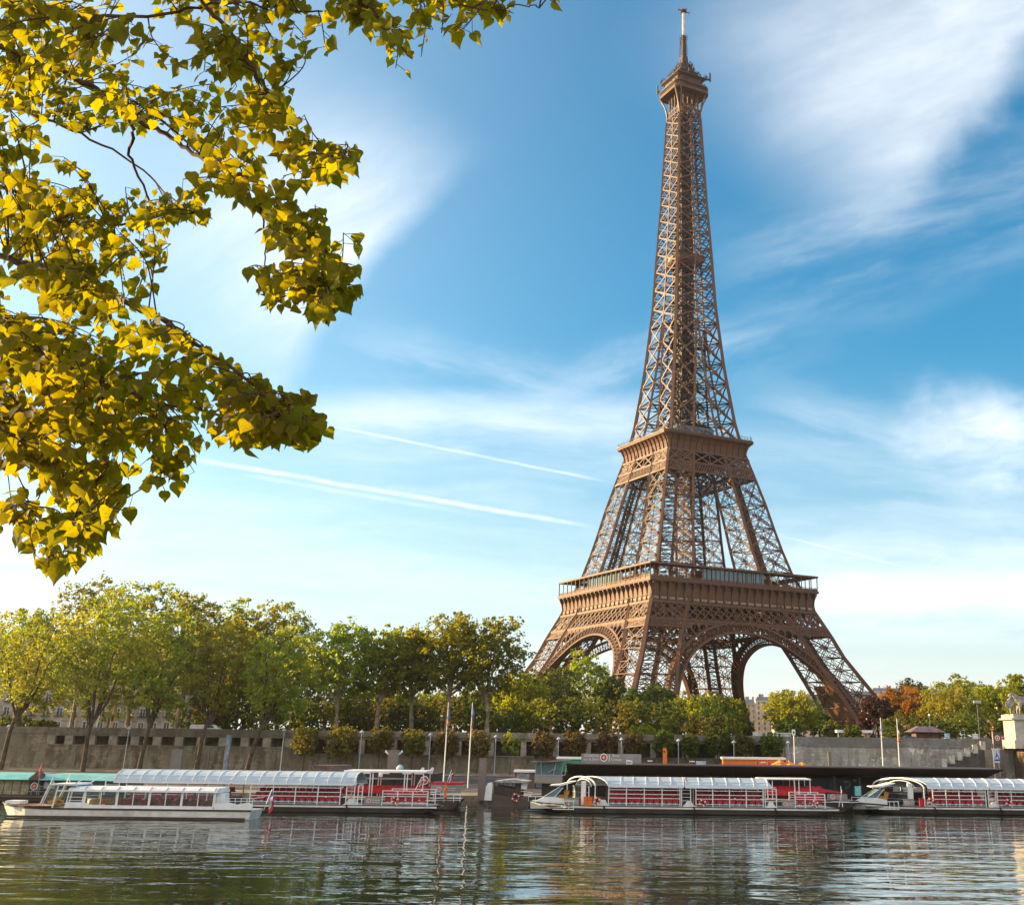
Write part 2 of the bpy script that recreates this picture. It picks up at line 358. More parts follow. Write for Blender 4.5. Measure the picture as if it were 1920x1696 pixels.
# ------------------------------------------------------------------ setting: river, quay, streets
def water_mat():
    m = bpy.data.materials.new('river_water'); m.use_nodes = True; t = m.node_tree; t.nodes.clear(); q = NG(t)
    p = q.n('ShaderNodeBsdfPrincipled'); q.l(p.outputs[0], q.n('ShaderNodeOutputMaterial').inputs[0])
    geo = q.n('ShaderNodeNewGeometry'); s = q.n('ShaderNodeSeparateXYZ'); q.l(geo.outputs['Position'], s.inputs[0])
    p.inputs['Base Color'].default_value = (.012, .022, .013, 1); p.inputs['Roughness'].default_value = .02; p.inputs['IOR'].default_value = 1.42; p.inputs['Specular IOR Level'].default_value = .6
    v = q.comb(q.m('MULTIPLY', s.outputs[0], .42), s.outputs[1], 0.0)
    v2 = q.comb(q.m('MULTIPLY', q.m('ADD', s.outputs[0], q.m('MULTIPLY', s.outputs[1], .22)), .5), s.outputs[1], 3.0)
    calm = q.ss(q.noise(q.comb(q.m('MULTIPLY', s.outputs[0], .4), s.outputs[1], 9.0), .035, 3), .35, .65, .55, 1.15)
    h = q.m('ADD', q.m('MULTIPLY', q.noise(v, .25, 2, .45), 1.0), q.m('MULTIPLY', q.noise(v2, .8, 2, .5), .22))
    h = q.m('ADD', h, q.m('MULTIPLY', q.noise(v, 2.6, 1, .5), .012))
    b = q.n('ShaderNodeBump'); b.inputs['Strength'].default_value = 1.0; b.inputs['Distance'].default_value = .20
    q.l(q.m('MULTIPLY', h, calm), b.inputs['Height']); q.l(b.outputs[0], p.inputs['Normal'])
    return m
tag(MB().add([(-900, -60, 0), (900, -60, 0), (900, 200, 0), (-900, 200, 0)], [(0, 1, 2, 3)]).build('river', water_mat()), kind='structure', label='greenish brown rippled river water reflecting boats and tower', cat='river')
tag(MB().box(-120, 120, -60, 6.5, -1, 7.3).build('near_bank', PAVE), kind='structure')
YQ, YW, ST = 189.0, 245.0, 8.9
qz = lambda y: .85+(y-YQ)/(YW-YQ)*1.52
xr = at(1930, 1450, 189).x+60
q_ = MB(); q_.prism([(YQ, -1.5), (YQ, .85), (YQ+6, qz(YQ+6)), (YQ+6, -1.5)], -260, xr, 'x')
tag(q_.build('quay_edge', stone('quay_stone', (.33, .29, .24), (.075, .06, .045), 1.6, .42)), kind='structure')
q_ = MB(); q_.prism([(YQ+6, -1.5), (YQ+6, qz(YQ+6)-.01), (YW+6, qz(YW+6)), (YW+6, -1.5)], -260, xr, 'x')
tag(q_.build('lower_quay_road', ASPH), kind='structure')
q_ = MB()                                                  # pale parking lines, slightly slanted
for i in range(24):
    x = -95+i*6.2; a, b = 199.0, 222.0
    q_.add([(x, a, qz(a)+.012), (x+.22, a, qz(a)+.012), (x+9.22, b, qz(b)+.012), (x+9, b, qz(b)+.012)], [(0, 1, 2, 3)])
tag(q_.build('parking_lines', mat('road_paint', (.42, .41, .41), .8)), kind='structure')
q_ = MB(); q_.prism([(YW-7, qz(YW-7)-.05), (YW-7, qz(YW-7)+.14), (YW, qz(YW)+.14), (YW, qz(YW)-.05)], -260, xr, 'x')
tag(q_.build('pavement', mat('sandy_pavement', (.33, .26, .19), .9, 0, .15, .6)), kind='structure')
tag(MB().add([(-3500, YW+.6, ST), (3500, YW+.6, ST), (3500, 6000, ST), (-3500, 6000, ST)], [(0, 1, 2, 3)]).build('upper_ground', EARTH), kind='structure')
tag(MB().add([(-400, 249, ST+.02), (400, 249, ST+.02), (400, 263, ST+.02), (-400, 263, ST+.02)], [(0, 1, 2, 3)]).build('riverside_road', ASPH), kind='structure')

WALLS = stone('wall_stone', (.29, .245, .18), (.062, .048, .034), 1.5, .46, .014, stain=.85)
WALLR = stone('wall_stone_pale', (.46, .43, .38), (.060, .050, .042), 1.7, .42, .016, stain=.7, white=.9)
CONC = stone('parapet_stone', (.27, .235, .19), (.075, .062, .048), 2.6, .8, .008, stain=.7)
CONC_R = stone('parapet_stone_grey', (.235, .225, .21), (.07, .064, .056), 2.6, .8, .008, stain=.6)
xa, xb, xc, xd = at(85, 1400, YW).x, at(556, 1400, YW).x, at(1472, 1400, YW).x, at(1897, 1400, YW).x
t = thing('quay_wall', 'plain pale stone quay wall at the far left end', 'wall', (xa-40, YW, 2))
MB().box(-60, 40, 0, 1.2, -.5, 6.9).build('wall', WALLS, t); MB().box(-60, 40, -.15, 1.0, 6.9, 7.15).build('string_course', CONC, t); MB().box(-60, 40, .05, .7, 7.15, 8.1).build('parapet', CONC, t)
def gallery(x0, x1, zb, zt, pitch, pw, label, nm=None):
    t = thing('gallery_wall', label, 'wall', (x0, YW, 0)); L = x1-x0
    m = MB().box(0, L, 0, 1.0, 1.5, zb-.25); m.box(0, L, 5.5, 6, 1.5, ST); m.box(-.5, -.01, .3, 6, 1.5, ST).box(L+.01, L+.5, 1.25, 6, 1.5, ST); m.build('wall', WALLS, t)
    for bx in np.arange(6, L-3, 13.1): MB().box(bx, bx+.35, -.22, 0, 1.5, zb-.3).build('buttress', CONC, t)
    MB().box(0, L, -.18, 5.5, zb-.25, zb).build('sill', CONC, t)
    MB().box(0, L, -.1, 5.5, zt, zt+.45).box(0, L, -.28, .9, zt+.45, zt+.62).build('lintel', CONC, t)
    MB().box(0, L, .0, .55, zt+.62, 10.05).build('parapet', CONC, t)
    n = int(L/pitch); pm = MB().box(-pw/2, pw/2, .04, .9, zb, zt); src = None
    for i in range(n+1):
        x = min(max(i*pitch, pw/2), L-pw/2)
        if src is None: src = pm.build('pillar', mat('pale_pillar_stone', (.36, .32, .25), .9, 0, .14, .8), t, (x, 0, 0))
        else:
            o = src.copy(); COL.objects.link(o); o.location.x = x
    return t
gallery(xa, xb, 6.9, 8.5, 4.35, 1.6, 'stone quay wall with a low row of dark openings behind the white boats')
gallery(xb+.01, xc, 5.75, 8.45, 6.4, 1.1, 'stone quay wall with tall dark openings behind the clipped trees')
m = MB().box(xa+14, xa+16.2, -.1, 0, 2.2, 6.2); tag(m.build('service_door', TAUPE_L, None, (at(330, 1420, YW).x-xa-15, YW-.02, 0)), 'grey metal service door in the quay wall behind the left boats', 'door')
t = thing('quay_wall', 'grey streaked stone quay wall left of the stairs on the right', 'wall', (xc, YW, 0)); L = xd-xc
MB().box(.02, L, -.6, 1.2, 1.5, 8.2).build('wall', WALLR, t); MB().box(.02, L, -.75, .8, 8.2, 8.5).build('string_course', CONC_R, t); MB().box(.02, L, -.55, .1, 8.5, 10.0).build('parapet', CONC_R, t)
for i, x in enumerate((1.2, 22, 47)):
    MB().box(x, x+2.6, -.72, -.6, 1.5, 8.2).build('pilaster', WALLR, t)
# stairs down to the landing stage
p0, p1 = at(1729, 1450, 238), at(1845, 1397, 238)
t = thing('stone_staircase', 'dark stone staircase climbing the quay wall beside the bridge', 'stairs', (p0.x, 238, 0)); dxs = p1.x-p0.x; z0, z1 = p0.z, p1.z
STAIRM = stone('stair_stone', (.12, .105, .09), (.04, .035, .03), 1.2, .4, .01)
m = MB(); n = 24
for i in range(n): m.box(dxs*i/n, dxs*(i+1)/n, .5, 5.8, 1.5, z0+(z1-z0)*(i+.6)/n-1.0)
m.build('steps', STAIRM, t)
m = MB().prism([(0, 1.5), (dxs, 1.5), (dxs, z1-.4), (0, z0-.4)], 0, .5); m.build('side_wall', STAIRM, t)
for i in range(6):
    f = .36+i*.125; MB().box(dxs*f-.45, dxs*f+.45, -.12, .6, z0+(z1-z0)*f-.7, z0+(z1-z0)*f+.85).build('post', mat('pale_post_stone', (.48, .45, .40), .85), t)
m = MB().beam((dxs*.1, .2, z0+.9), (dxs*.95, .2, z1+.6), .07); m.build('handrail', GREYM, t)
# bridge end
t = thing('stone_bridge', 'brown brick bridge end under the statue pedestal', 'bridge', (xd, 214, 0))
MB().box(0, 40, 0, 31, -.5, 8.4).build('abutment', stone('bridge_stone', (.17, .115, .08), (.05, .035, .026), 1.1, .5, .03), t); MB().box(-.3, 40, -.3, 31, 8.4, 9.0).build('parapet', WALLR, t)

# ------------------------------------------------------------------ the iron tower
HZ = [(0, 61.5), (18.1, 51.2), (28.6, 45.3), (34.5, 42.0), (41.8, 39.1), (50.3, 35.2), (65, 29.4), (76.4, 26.2), (93, 22.5), (110, 17.9), (120.5, 15.2), (147, 11.9), (175, 9.5), (212, 7.8), (222, 7.2), (265, 5.4), (290, 4.6)]
GZ = [(0, 41), (18, 35.2), (39, 26.2), (51, 19.8), (66, 14.0), (80, 12.0), (110, 6.9), (120.5, 5.1), (147, 2.0), (172, 0.0), (300, 0.0)]
H = lambda z: float(np.interp(z, *zip(*HZ))); G = lambda z: float(np.interp(z, *zip(*GZ)))
tower = thing('iron_tower', 'tall brown iron lattice tower rising behind the riverside trees', 'tower', (18.94, 457.45, 4.0), math.atan2(.49088, .87123))
ROT = [Matrix.Rotation(k*math.pi/2, 4, 'Z') for k in range(4)]
def leg(lv, cw, dw, name, track=True):
    """four leg pieces between the levels lv: chords, crossed lattice girders on every side, diaphragms"""
    m = MB()
    def P(i, j, z): return Vector((-(H(z) if i else G(z)), -(H(z) if j else G(z)), z))
    ring = [(1, 1), (1, 0), (0, 0), (0, 1)]
    for a, b in zip(lv, lv[1:]):
        for i, j in ring: m.beam(P(i, j, a), P(i, j, b), cw, cw, (1, 1, 0))
        for k in range(4):
            A, B = ring[k], ring[(k+1) % 4]; up = (P(*B, a)-P(*A, a)).cross(Vector((0, 0, 1)))
            m.lat(P(*A, a), P(*B, b), dw, .2, None, up); m.lat(P(*B, a), P(*A, b), dw, .2, None, up)
            m.lat(P(*A, b), P(*B, b), dw*1.0, .2, None, (0, 0, 1)); 
            c = (P(*A, a)+P(*B, b)+P(*B, a)+P(*A, b))/4; e = (P(*B, a)-P(*A, a)).normalized()
            m.beam(c-e*dw*.9, c+e*dw*.9, .25, dw*1.8, up)
            # thin secondary ties
            mA, mB = (P(*A, a)+P(*A, b))/2, (P(*B, a)+P(*B, b))/2; m.beam(mA, mB, .22); ma, mb = (P(*A, a)+P(*B, a))/2, (P(*A, b)+P(*B, b))/2; m.beam(ma, mb, .22)
            m.beam(mA, mb, .16); m.beam(mB, mb, .16); m.beam(mA, ma, .16); m.beam(mB, ma, .16)
        m.lat(P(1, 1, b), P(0, 0, b), dw*.7, .2); m.lat(P(1, 0, b), P(0, 1, b), dw*.7, .2)
    first = m.build(name, IRON, tower)
    for k in (1, 2, 3):
        o = first.copy(); COL.objects.link(o); o.rotation_euler.z = k*math.pi/2
    if track:
        m = MB()
        for off in (-1.6, 1.6):
            pts = [Vector((-(H(z)+G(z))/2+off, -(H(z)+G(z))/2-off, z)) for z in lv]
            for a, b in zip(pts, pts[1:]): m.beam(a, b, .5, 1.1)
        pts = [Vector((-(H(z)+G(z))/2, -(H(z)+G(z))/2, z)) for z in lv]; n = 26
        for i in range(n):
            z = lv[0]+(lv[-1]-lv[0])*i/n; c = -(H(z)+G(z))/2; m.beam((c-2.2, c+2.2, z), (c+2.2, c-2.2, z), .3); 
            z2 = z+(lv[-1]-lv[0])*.5/n; s_ = 3.4 if i % 2 else -3.4; d2 = -(H(z2)+G(z2))/2; m.beam((c-s_*.5, c-.5, z), (d2+s_*.5, d2+1.5, z2), .45, .25)
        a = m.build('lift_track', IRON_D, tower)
        for k in (1, 2, 3):
            o = a.copy(); COL.objects.link(o); o.rotation_euler.z = k*math.pi/2
leg([0, 7.5, 16.5, 25.5, 34, 41.4], 1.35, 1.15, 'lower_leg')
leg([41.4, 44, 50.3, 57], 1.3, .5, 'leg_head', False)
leg([57, 65, 73.5, 82, 91, 101], .95, .75, 'middle_leg')
leg([101, 105.2, 109.8, 116], .95, .45, 'middle_leg_head', False)
m = MB()                                                   # solid covering on the inner side of one lower leg
a = [(G(z)+.3, y, z) for z, y in ((2, -H(2)+1), (24, -H(24)+1.2), (24, -G(24)-3), (2, -G(2)-1))]
m.add(a+[(x+.4, y, z) for x, y, z in a], [(0, 1, 2, 3), (4, 7, 6, 5), (0, 4, 5, 1), (1, 5, 6, 2), (2, 6, 7, 3), (3, 7, 4, 0)])
m.build('cover_panel', IRON, tower)
def onface(x, z, inset=0.0): return Vector((x, -H(z)+inset, z))
def face_part(fn, name, mt=IRON):
    """the same part on the four sides of the tower"""
    m = MB(); fn(m); first = m.build(name, mt, tower)
    for k in (1, 2, 3):
        o = first.copy(); COL.objects.link(o); o.rotation_euler.z = -k*math.pi/2
def arch(m):
    n = 46; zc, R0, R1 = 4.0, 37.0, 40.2
    def pt(r, th, inset=0.0): z = zc+r*math.sin(th); return onface(r*math.cos(th), z, inset)
    th = [R(14)+(R(166)-R(14))*i/n for i in range(n+1)]
    for r, h in ((R0, .75), (R1, .75)):
        for a, b in zip(th, th[1:]):
            vs = []
            for q_ in (a, b):
                for rr, ins in ((r-h/2, -.15), (r+h/2, -.15), (r+h/2, 2.6), (r-h/2, 2.6)): vs.append(pt(rr, q_, ins))
            m.add(vs, [(0, 1, 5, 4), (1, 2, 6, 5), (2, 3, 7, 6), (3, 0, 4, 7)])
    for i, a in enumerate(th):
        m.beam(pt(R0, a), pt(R1, a), .28, .5, (0, -1, .3))
        m.beam(pt(R0, a, 2.5), pt(R1, a, 2.5), .25, .3, (0, -1, .3))
        if i < n:
            b = th[i+1]; c = (a+b)/2
            m.beam(pt(R0+.3, c), pt(R0+2.1, c), .2); m.beam(pt(R0+.4, a), pt(R0+2.2, c), .16); m.beam(pt(R0+.4, b), pt(R0+2.2, c), .16); m.beam(pt(R1-.4, a), pt(R0+2.0, c), .16); m.beam(pt(R1-.4, b), pt(R0+2.0, c), .16)
face_part(arch, 'arch')
def spandrel(m):
    zc, R1, zt = 4.0, 40.5, 43.9
    for sgn in (-1, 1):
        i = 0; x = 4.0; tops = []
        for th in np.arange(R(84), R(22), -R(4.0)):
            x0, z0 = R1*math.cos(th), zc+R1*math.sin(th); dx_, dz_ = math.cos(th), math.sin(th)
            k = 0.0
            while k < 14 and z0+dz_*k < zt and x0+dx_*k < G(z0+dz_*k)-.3: k += .1
            tops.append((th, k))
            a, b = onface(sgn*x0, z0), onface(sgn*(x0+dx_*k), z0+dz_*k); m.beam(a, b, .45, .5, (0, -1, .3))
        for (t1, k1), (t2, k2) in zip(tops, tops[1:]):    # rounded heads of the arcade
            k = min(k1, k2)
            if k < .8: continue
            P = lambda th, kk: onface(sgn*(R1+kk)*math.cos(th), zc+(R1+kk)*math.sin(th), -.1)
            for f in (0, 1):
                ta, tm, kk_ = (t1, t1*.62+t2*.38, k1) if f == 0 else (t2, t2*.62+t1*.38, k2)
                m.add([P(ta, max(0, k-1.5)), P(ta, kk_), P((t1+t2)/2, (k1+k2)/2), P((t1+t2)/2, k-.55), P(tm, k-.75)], [(0, 1, 2, 3, 4)])
    for a, b in zip(np.linspace(-25, 25, 20), np.linspace(-25, 25, 20)[1:]):
        m.beam(onface(a, 43.95), onface(b, 43.95), .9, .5, (0, -1, .2))
    # top of the arch runs into the girder
    v = []
    for x in np.linspace(-13, 13, 27): v.append((x, zc+math.sqrt(R1*R1-x*x)))
    for (x0, z0), (x1, z1) in zip(v, v[1:]):
        if min(z0, z1) > 42.6: m.add([onface(x0, z0, -.1), onface(x1, z1, -.1), onface(x1, 44.2, -.1), onface(x0, 44.2, -.1)], [(0, 1, 2, 3)])
face_part(spandrel, 'spandrel')
def frieze(m):
    for z, w_, d in ((50.1, .8, 1.2), (44.2, .8, 1.0)):
        m.beam(onface(-H(z), z), onface(H(z), z), d, w_, (0, 0, 1))
    n = 23
    for i in range(-n, n):
        for dirn in (-1, 1):
            a = i*1.62*2; x0, x1 = a, a+dirn*6.4
            z0, z1 = 44.4, 49.9
            if abs(x0) > H(z0) or abs(x1) > H(z1):
                for q_ in range(64):
                    f = q_/63
                    if abs(x0+(x1-x0)*f) < H(z0+(z1-z0)*f): break
                for q2 in range(63, -1, -1):
                    f2 = q2/63
                    if abs(x0+(x1-x0)*f2) < H(z0+(z1-z0)*f2): break
                if f2 <= f: continue
            else: f, f2 = 0, 1
            m.beam(onface(x0+(x1-x0)*f, z0+(z1-z0)*f), onface(x0+(x1-x0)*f2, z0+(z1-z0)*f2), .36, .42, (0, -1, .2))
        x = (i+.5)*3.24
        if abs(x) < H(49): m.beam(onface(x*1.02, 44.4), onface(x, 49.9), .26, .3, (0, -1, .2))
    for sgn in (-1, 1):                                     # narrow belt across the legs
        for z in (41.5, 43.9): m.beam(onface(sgn*G(z), z), onface(sgn*H(z), z), .6, .6, (0, 0, 1))
        for i in range(12):
            for dirn in (-1, 1):
                g0 = G(42.7); L = H(42.7)-g0; a = g0+L*(i+.5)/12; b = min(max(a+dirn*L/8, g0), g0+L)
                m.beam(onface(sgn*a, 41.7), onface(sgn*b, 43.8), .26, .3, (0, -1, .2))
    for sgn in (-1, 1):                                     # leg edge plates through the frieze
        m.beam(onface(sgn*G(41), 41), onface(sgn*G(50.2), 50.2), 1.4, .9, (0, -1, .2))
    for ins in (7.0, 14.5):                                 # inner girders under the floor
        m.lat((-30, -30+ins-4, 50.3), (30, -30+ins-4, 50.3), 1.2, .5); m.lat((-26, -30+ins-4, 45), (26, -30+ins-4, 45), 1.2, .4)
        for i in range(-9, 9): m.beam((i*2.9, -34+ins, 45), (i*2.9+2.9, -34+ins, 50.3), .4); m.beam((i*2.9+2.9, -34+ins, 45), (i*2.9, -34+ins, 50.3), .4)
face_part(frieze, 'lattice_frieze')
h1 = 36.1
def ringslab(m, ho, hi, z0, z1):
    for k in range(4):
        m.xf = ROT[k]; m.add([(-ho, -ho, z0), (ho, -ho, z0), (hi, -hi, z0), (-hi, -hi, z0), (-ho, -ho, z1), (ho, -ho, z1), (hi, -hi, z1), (-hi, -hi, z1)], [(0, 1, 2, 3), (4, 7, 6, 5), (0, 4, 5, 1), (2, 6, 7, 3)])
    m.xf = None
def corbel1(m):
    m.add([(-35.0, -34.75, 50.3), (35.0, -34.75, 50.3), (35.4, -35.1, 57), (-35.4, -35.1, 57)], [(0, 1, 2, 3)])
    nb = 21
    for i in range(nb+1):
        x = -35.0+70.0*i/nb
        prof = [(-34.8, 50.4), (-35.45, 50.4), (-35.5, 51.6), (-35.2, 52.4), (-35.25, 53.6), (-35.5, 54.8), (-36.1, 55.8), (-36.35, 56.9), (-34.8, 56.9)]
        m.prism(prof, x-.22, x+.22, 'x')
        m.box(x-.32, x+.32, -35.75, -34.8, 50.35, 50.9); m.box(x-.3, x+.3, -36.55, -36.1, 56.3, 56.9)
    for z, d in ((50.6, .35), (52.5, .12)): m.box(-35.3, 35.3, -35.0-d, -34.7, z-.15, z+.15)
face_part(corbel1, 'corbel_row')
rng = random.Random(5); nb = 21; plates = []
for v_ in range(4):
    m = MB(); k = rng.randint(5, 8); w_ = 2.3/k; m.box(-1.2, 1.2, -.02, .25, -.42, .42)
    for j in range(k): m.box(-1.15+j*w_, -1.15+j*w_+w_*.68, -.06, 0, -.3, .3)
    plates.append(m)
srcs = [p_.build('name_plate', mat('dull_gold_letters', (.30, .22, .15), .5), tower) for p_ in plates]; used_p = [False]*4
for k in range(4):
    for i in range(nb):
        x = -35.0+70.0*(i+.5)/nb; v_ = (i*7+k*3) % 4; o = srcs[v_]
        if used_p[v_]: o = o.copy(); COL.objects.link(o)
        used_p[v_] = True; o.rotation_euler.z = -k*math.pi/2; o.location = Matrix.Rotation(-k*math.pi/2, 4, 'Z') @ Vector((x, -35.02, 51.55))
m = MB(); ringslab(m, 36.4, 15, 57, 57.8); ringslab(m, 36.55, 36.0, 57.35, 57.95); m.build('first_floor_deck', IRON, tower)
def balus1(m):
    m.box(-h1, h1, -h1-.06, -h1+.06, 59.0, 59.15); m.box(-h1, h1, -h1-.05, -h1+.05, 57.95, 58.1)
    for i in range(120): x = -h1+2*h1*i/119; m.box(x-.05, x+.05, -h1-.03, -h1+.03, 58.1, 59.0)
    m.box(-h1, h1, -h1+.01, -h1+.03, 58.1, 58.75)
    for i in range(21): x = -h1+2*h1*i/20*1.0; m.box(x-.13, x+.13, -h1-.13, -h1+.13, 57.8, 63.0)
    for i in range(22): x = -30+60*i/21; m.box(x-.1, x+.1, -h1+4.6, -h1+4.8, 57.8, 63.0)
face_part(balus1, 'balustrade')
m = MB(); ringslab(m, 36.3, 30.6, 63.0, 63.35); ringslab(m, 36.5, 36.1, 62.85, 63.5); m.build('gallery_roof', IRON, tower)
def pav1(m):
    m.box(-14, 13, -h1+1.5, -h1+1.62, 58.0, 62.9)
face_part(pav1, 'pavilion_glazing', glass('tower_glazing', (.62, .84, .88), .62, .05))
def pav1f(m):
    for i in range(15): x = -14+27*i/14; m.box(x-.09, x+.09, -h1+1.3, -h1+1.5, 57.8, 63)
    m.box(-14, 13, -h1+9, -h1+9.4, 57.8, 63.0)
face_part(pav1f, 'pavilion_frame', IRON_D)
def sec2(m):
    # crossed girders and belt under the second floor
    for z, w_ in ((101.2, .55), (105.0, .6), (109.6, .7)): m.beam(onface(-H(z), z), onface(H(z), z), .7, w_, (0, 0, 1))
    z0, z1 = 105.2, 109.4
    xs = [-18.6, -13.2, -7.6, 0, 7.6, 13.2, 18.6]; xs = [-H(107), -(H(107)+G(107))/2, -G(107), 0, G(107), (H(107)+G(107))/2, H(107)]
    for a, b in zip(xs, xs[1:]):
        m.beam(onface(a, z0), onface(b, z1), .55, .4, (0, -1, .2)); m.beam(onface(b, z0), onface(a, z1), .55, .4, (0, -1, .2)); m.beam(onface(b, z0), onface(b, z1), .4)
    L = H(103); k = 17
    for i in range(-k, k):
        for dirn in (-1, 1):
            a = (i+.5)*L/k; b = max(-L, min(L, a+dirn*L/k*1.5)); m.beam(onface(a, 101.4), onface(b, 104.8), .26, .3, (0, -1, .2))
    for sgn in (-1, 1): m.beam(onface(sgn*G(100), 100), onface(sgn*G(109.7), 109.7), 1.0, .7, (0, -1, .2))
face_part(sec2, 'second_lattice_frieze')
h2, c2 = 20.4, 1.9
def oct_(h, c): return [(-h+c, -h), (h-c, -h), (h, -h+c), (h, h-c), (h-c, h), (-h+c, h), (-h, h-c), (-h, -h+c)]
m = MB(); prof = [(17.75, .2, 109.8), (17.95, .3, 111.2), (18.4, .6, 113.0), (19.2, 1.2, 114.6), (20.2, 1.8, 115.5)]
for (a, ca, za), (b, cb, zb) in zip(prof, prof[1:]):
    p_, q_ = oct_(a, ca), oct_(b, cb)
    for i in range(8): j = (i+1) % 8; m.add([(*p_[i], za), (*p_[j], za), (*q_[j], zb), (*q_[i], zb)], [(0, 1, 2, 3)])
m.build('second_floor_cove', IRON, tower)
def corb2(m):
    for i in range(13):
        x = -16.8+33.6*i/12; pr = [(-17.7, 109.9), (-18.3, 110.0), (-18.35, 111.4), (-18.75, 113.0), (-19.5, 114.5), (-20.5, 115.5), (-19.8, 115.5), (-18.9, 114.2), (-18.2, 112.4)]
        m.prism([(-17.6, 109.9), (-18.3, 110.0), (-18.4, 111.4), (-18.8, 113.0), (-19.6, 114.4), (-20.5, 115.4), (-17.6, 115.5)], x-.16, x+.16, 'x')
    m.box(-17.9, 17.9, -18.45, -17.6, 109.5, 110.0)
face_part(corb2, 'second_corbel_row')
m = MB(); m.prism(oct_(20.5, c2), 115.5, 116.5, 'z'); m.prism(oct_(20.8, c2), 116.1, 116.6, 'z'); m.build('second_floor_deck', IRON, tower)
def rail2(m):
    for i in range(28): x = -18.3+36.6*i/27; m.box(x-.05, x+.05, -20.35, -20.25, 116.5, 118.7 if i % 3 == 0 else 117.9)
    for z in (117.2, 117.9): m.box(-18.4, 18.4, -20.36, -20.28, z-.06, z+.06)
    m.beam((-18.4, -20.3, 117.9), (-20.3, -18.4, 117.9), .1)
face_part(rail2, 'second_floor_railing', IRON_D)
m = MB().box(-9.5, 9.5, -9.5, 9.5, 116.5, 118.6).box(-11, 11, -11, 11, 118.6, 119.2).frus(0, 0, 8.5, 8.5, 122.6, 6, 6, 124.5); m.build('second_floor_pavilion', IRON_D, tower)
MB().box(-8.6, 8.6, -8.6, 8.6, 119.2, 122.5).build('second_floor_windows', glass('dusk_blue_pane', (.35, .48, .6), .75), tower)
# upper part: four corner posts joined by crossed bars
LV = [116.5, 124.5, 132.8, 141.2, 149.8, 158.6, 167.2, 175.8, 184.3, 192.6, 200.8, 208.8, 216.6, 224.2, 231.6, 238.8, 245.8, 252.4, 258.8, 264.6]
m = MB()
for a, b in zip(LV, LV[1:]):
    cw = 1.15 if a < 200 else .95; m.beam((-H(a), -H(a), a), (-H(b), -H(b), b), cw, cw, (1, 1, 0))
first = m.build('corner_post', IRON, tower)
for k in (1, 2, 3):
    o = first.copy(); COL.objects.link(o); o.rotation_euler.z = k*math.pi/2
def upface(m):
    for a, b in zip(LV, LV[1:]):
        ha, hb, ga, gb = H(a), H(b), G(a), G(b); z = (a+b)/2; dw = .60 if a < 190 else .52
        if ga > .4:
            for s_ in (-1, 1):
                m.beam((s_*ga, -ha, a), (s_*gb, -hb, b), .75, .75, (1, 1, 0))
                m.beam((s_*ga, -ha, a), (s_*hb, -hb, b), dw, .3, (0, -1, 0)); m.beam((s_*ha, -ha, a), (s_*gb, -hb, b), dw, .3, (0, -1, 0))
                c = (s_*(ha+ga)/2, -H(z), z); m.beam((c[0]-.7, c[1]-.05, c[2]), (c[0]+.7, c[1]-.05, c[2]), .2, 1.4, (0, 0, 1))
        else:
            m.beam((0, -ha, a), (0, -hb, b), .6, .6)
            m.beam((-ha, -ha, a), (hb, -hb, b), dw, .3, (0, -1, 0)); m.beam((ha, -ha, a), (-hb, -hb, b), dw, .3, (0, -1, 0))
            m.beam((-.85, -H(z)-.05, z), (.85, -H(z)-.05, z), .2, 1.7, (0, 0, 1))
face_part(upface, 'upper_lattice')
def upinner(m):
    for a, b in zip(LV, LV[1:]):
        ha, hb, ga, gb = H(a), H(b), G(a), G(b); z = (a+b)/2
        if ga > .4:
            for s_ in (-1, 1):
                m.beam((s_*gb, -hb, b), (s_*hb, -hb, b), .28)
                m.lat((s_*ga, -ha, a), (s_*gb, -gb, b), .55, .2); m.lat((s_*gb, -hb, b), (s_*gb, -gb, b), .55, .2); m.beam((s_*ha, -ga, a), (s_*gb, -gb, b), .28)
                m.beam((s_*ga, -ga, a), (s_*gb, -gb, b), .5); m.lat((s_*hb, -hb, b), (s_*gb, -gb, b), .5, .24)
        else:
            hm = H(z); m.beam((0, -ha, a), (hm, -hm, z), .32); m.beam((0, -ha, a), (-hm, -hm, z), .32); m.beam((0, -hb, b), (hm, -hm, z), .32); m.beam((0, -hb, b), (-hm, -hm, z), .32)
        m.beam((-hb, -hb, b), (hb, -hb, b), .22)
        m.beam((-hb, -hb, b), (0, 0, b), .32); m.beam((0, -hb, b), (0, 0, b), .32); m.beam((-hb, -hb, b), (hb*.3, -hb*.4, b), .24)
        m.lat((-hb*.5, -hb, b), (0, -hb*.25, b), .55, .2); m.lat((hb*.5, -hb, b), (0, -hb*.25, b), .55, .2)
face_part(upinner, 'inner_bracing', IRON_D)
m = MB()                                                   # lift shaft in the middle
for z0 in np.arange(116.5, 268, 3.2):
    z1 = z0+3.2; k = min(2.6, H(z1)*.42)
    for sx, sy in ((-1, -1), (1, -1), (1, 1), (-1, 1)):
        m.beam((sx*k, sy*k, z0), (sx*k, sy*k, z1), .7); m.beam((sx*k*.35, sy*k, z0), (sx*k*.35, sy*k, z1), .4); m.beam((sx*k, sy*k*.35, z0), (sx*k, sy*k*.35, z1), .4)
    for q_ in range(4):
        m.xf = ROT[q_]; m.beam((-k, -k, z0), (k, -k, z1), .42); m.beam((k, -k, z0), (-k, -k, z1), .42); m.beam((-k, -k, z1), (k, -k, z1), .35); m.beam((-k, -k, (z0+z1)/2), (k, -k, (z0+z1)/2), .2)
    m.xf = None
    s_ = 1 if int(z0) % 2 else -1; m.beam((s_*1.2, -1.2, z0), (-s_*1.2, 1.2, z1), 1.0, .2)
m.build('lift_shaft', IRON_D, tower)
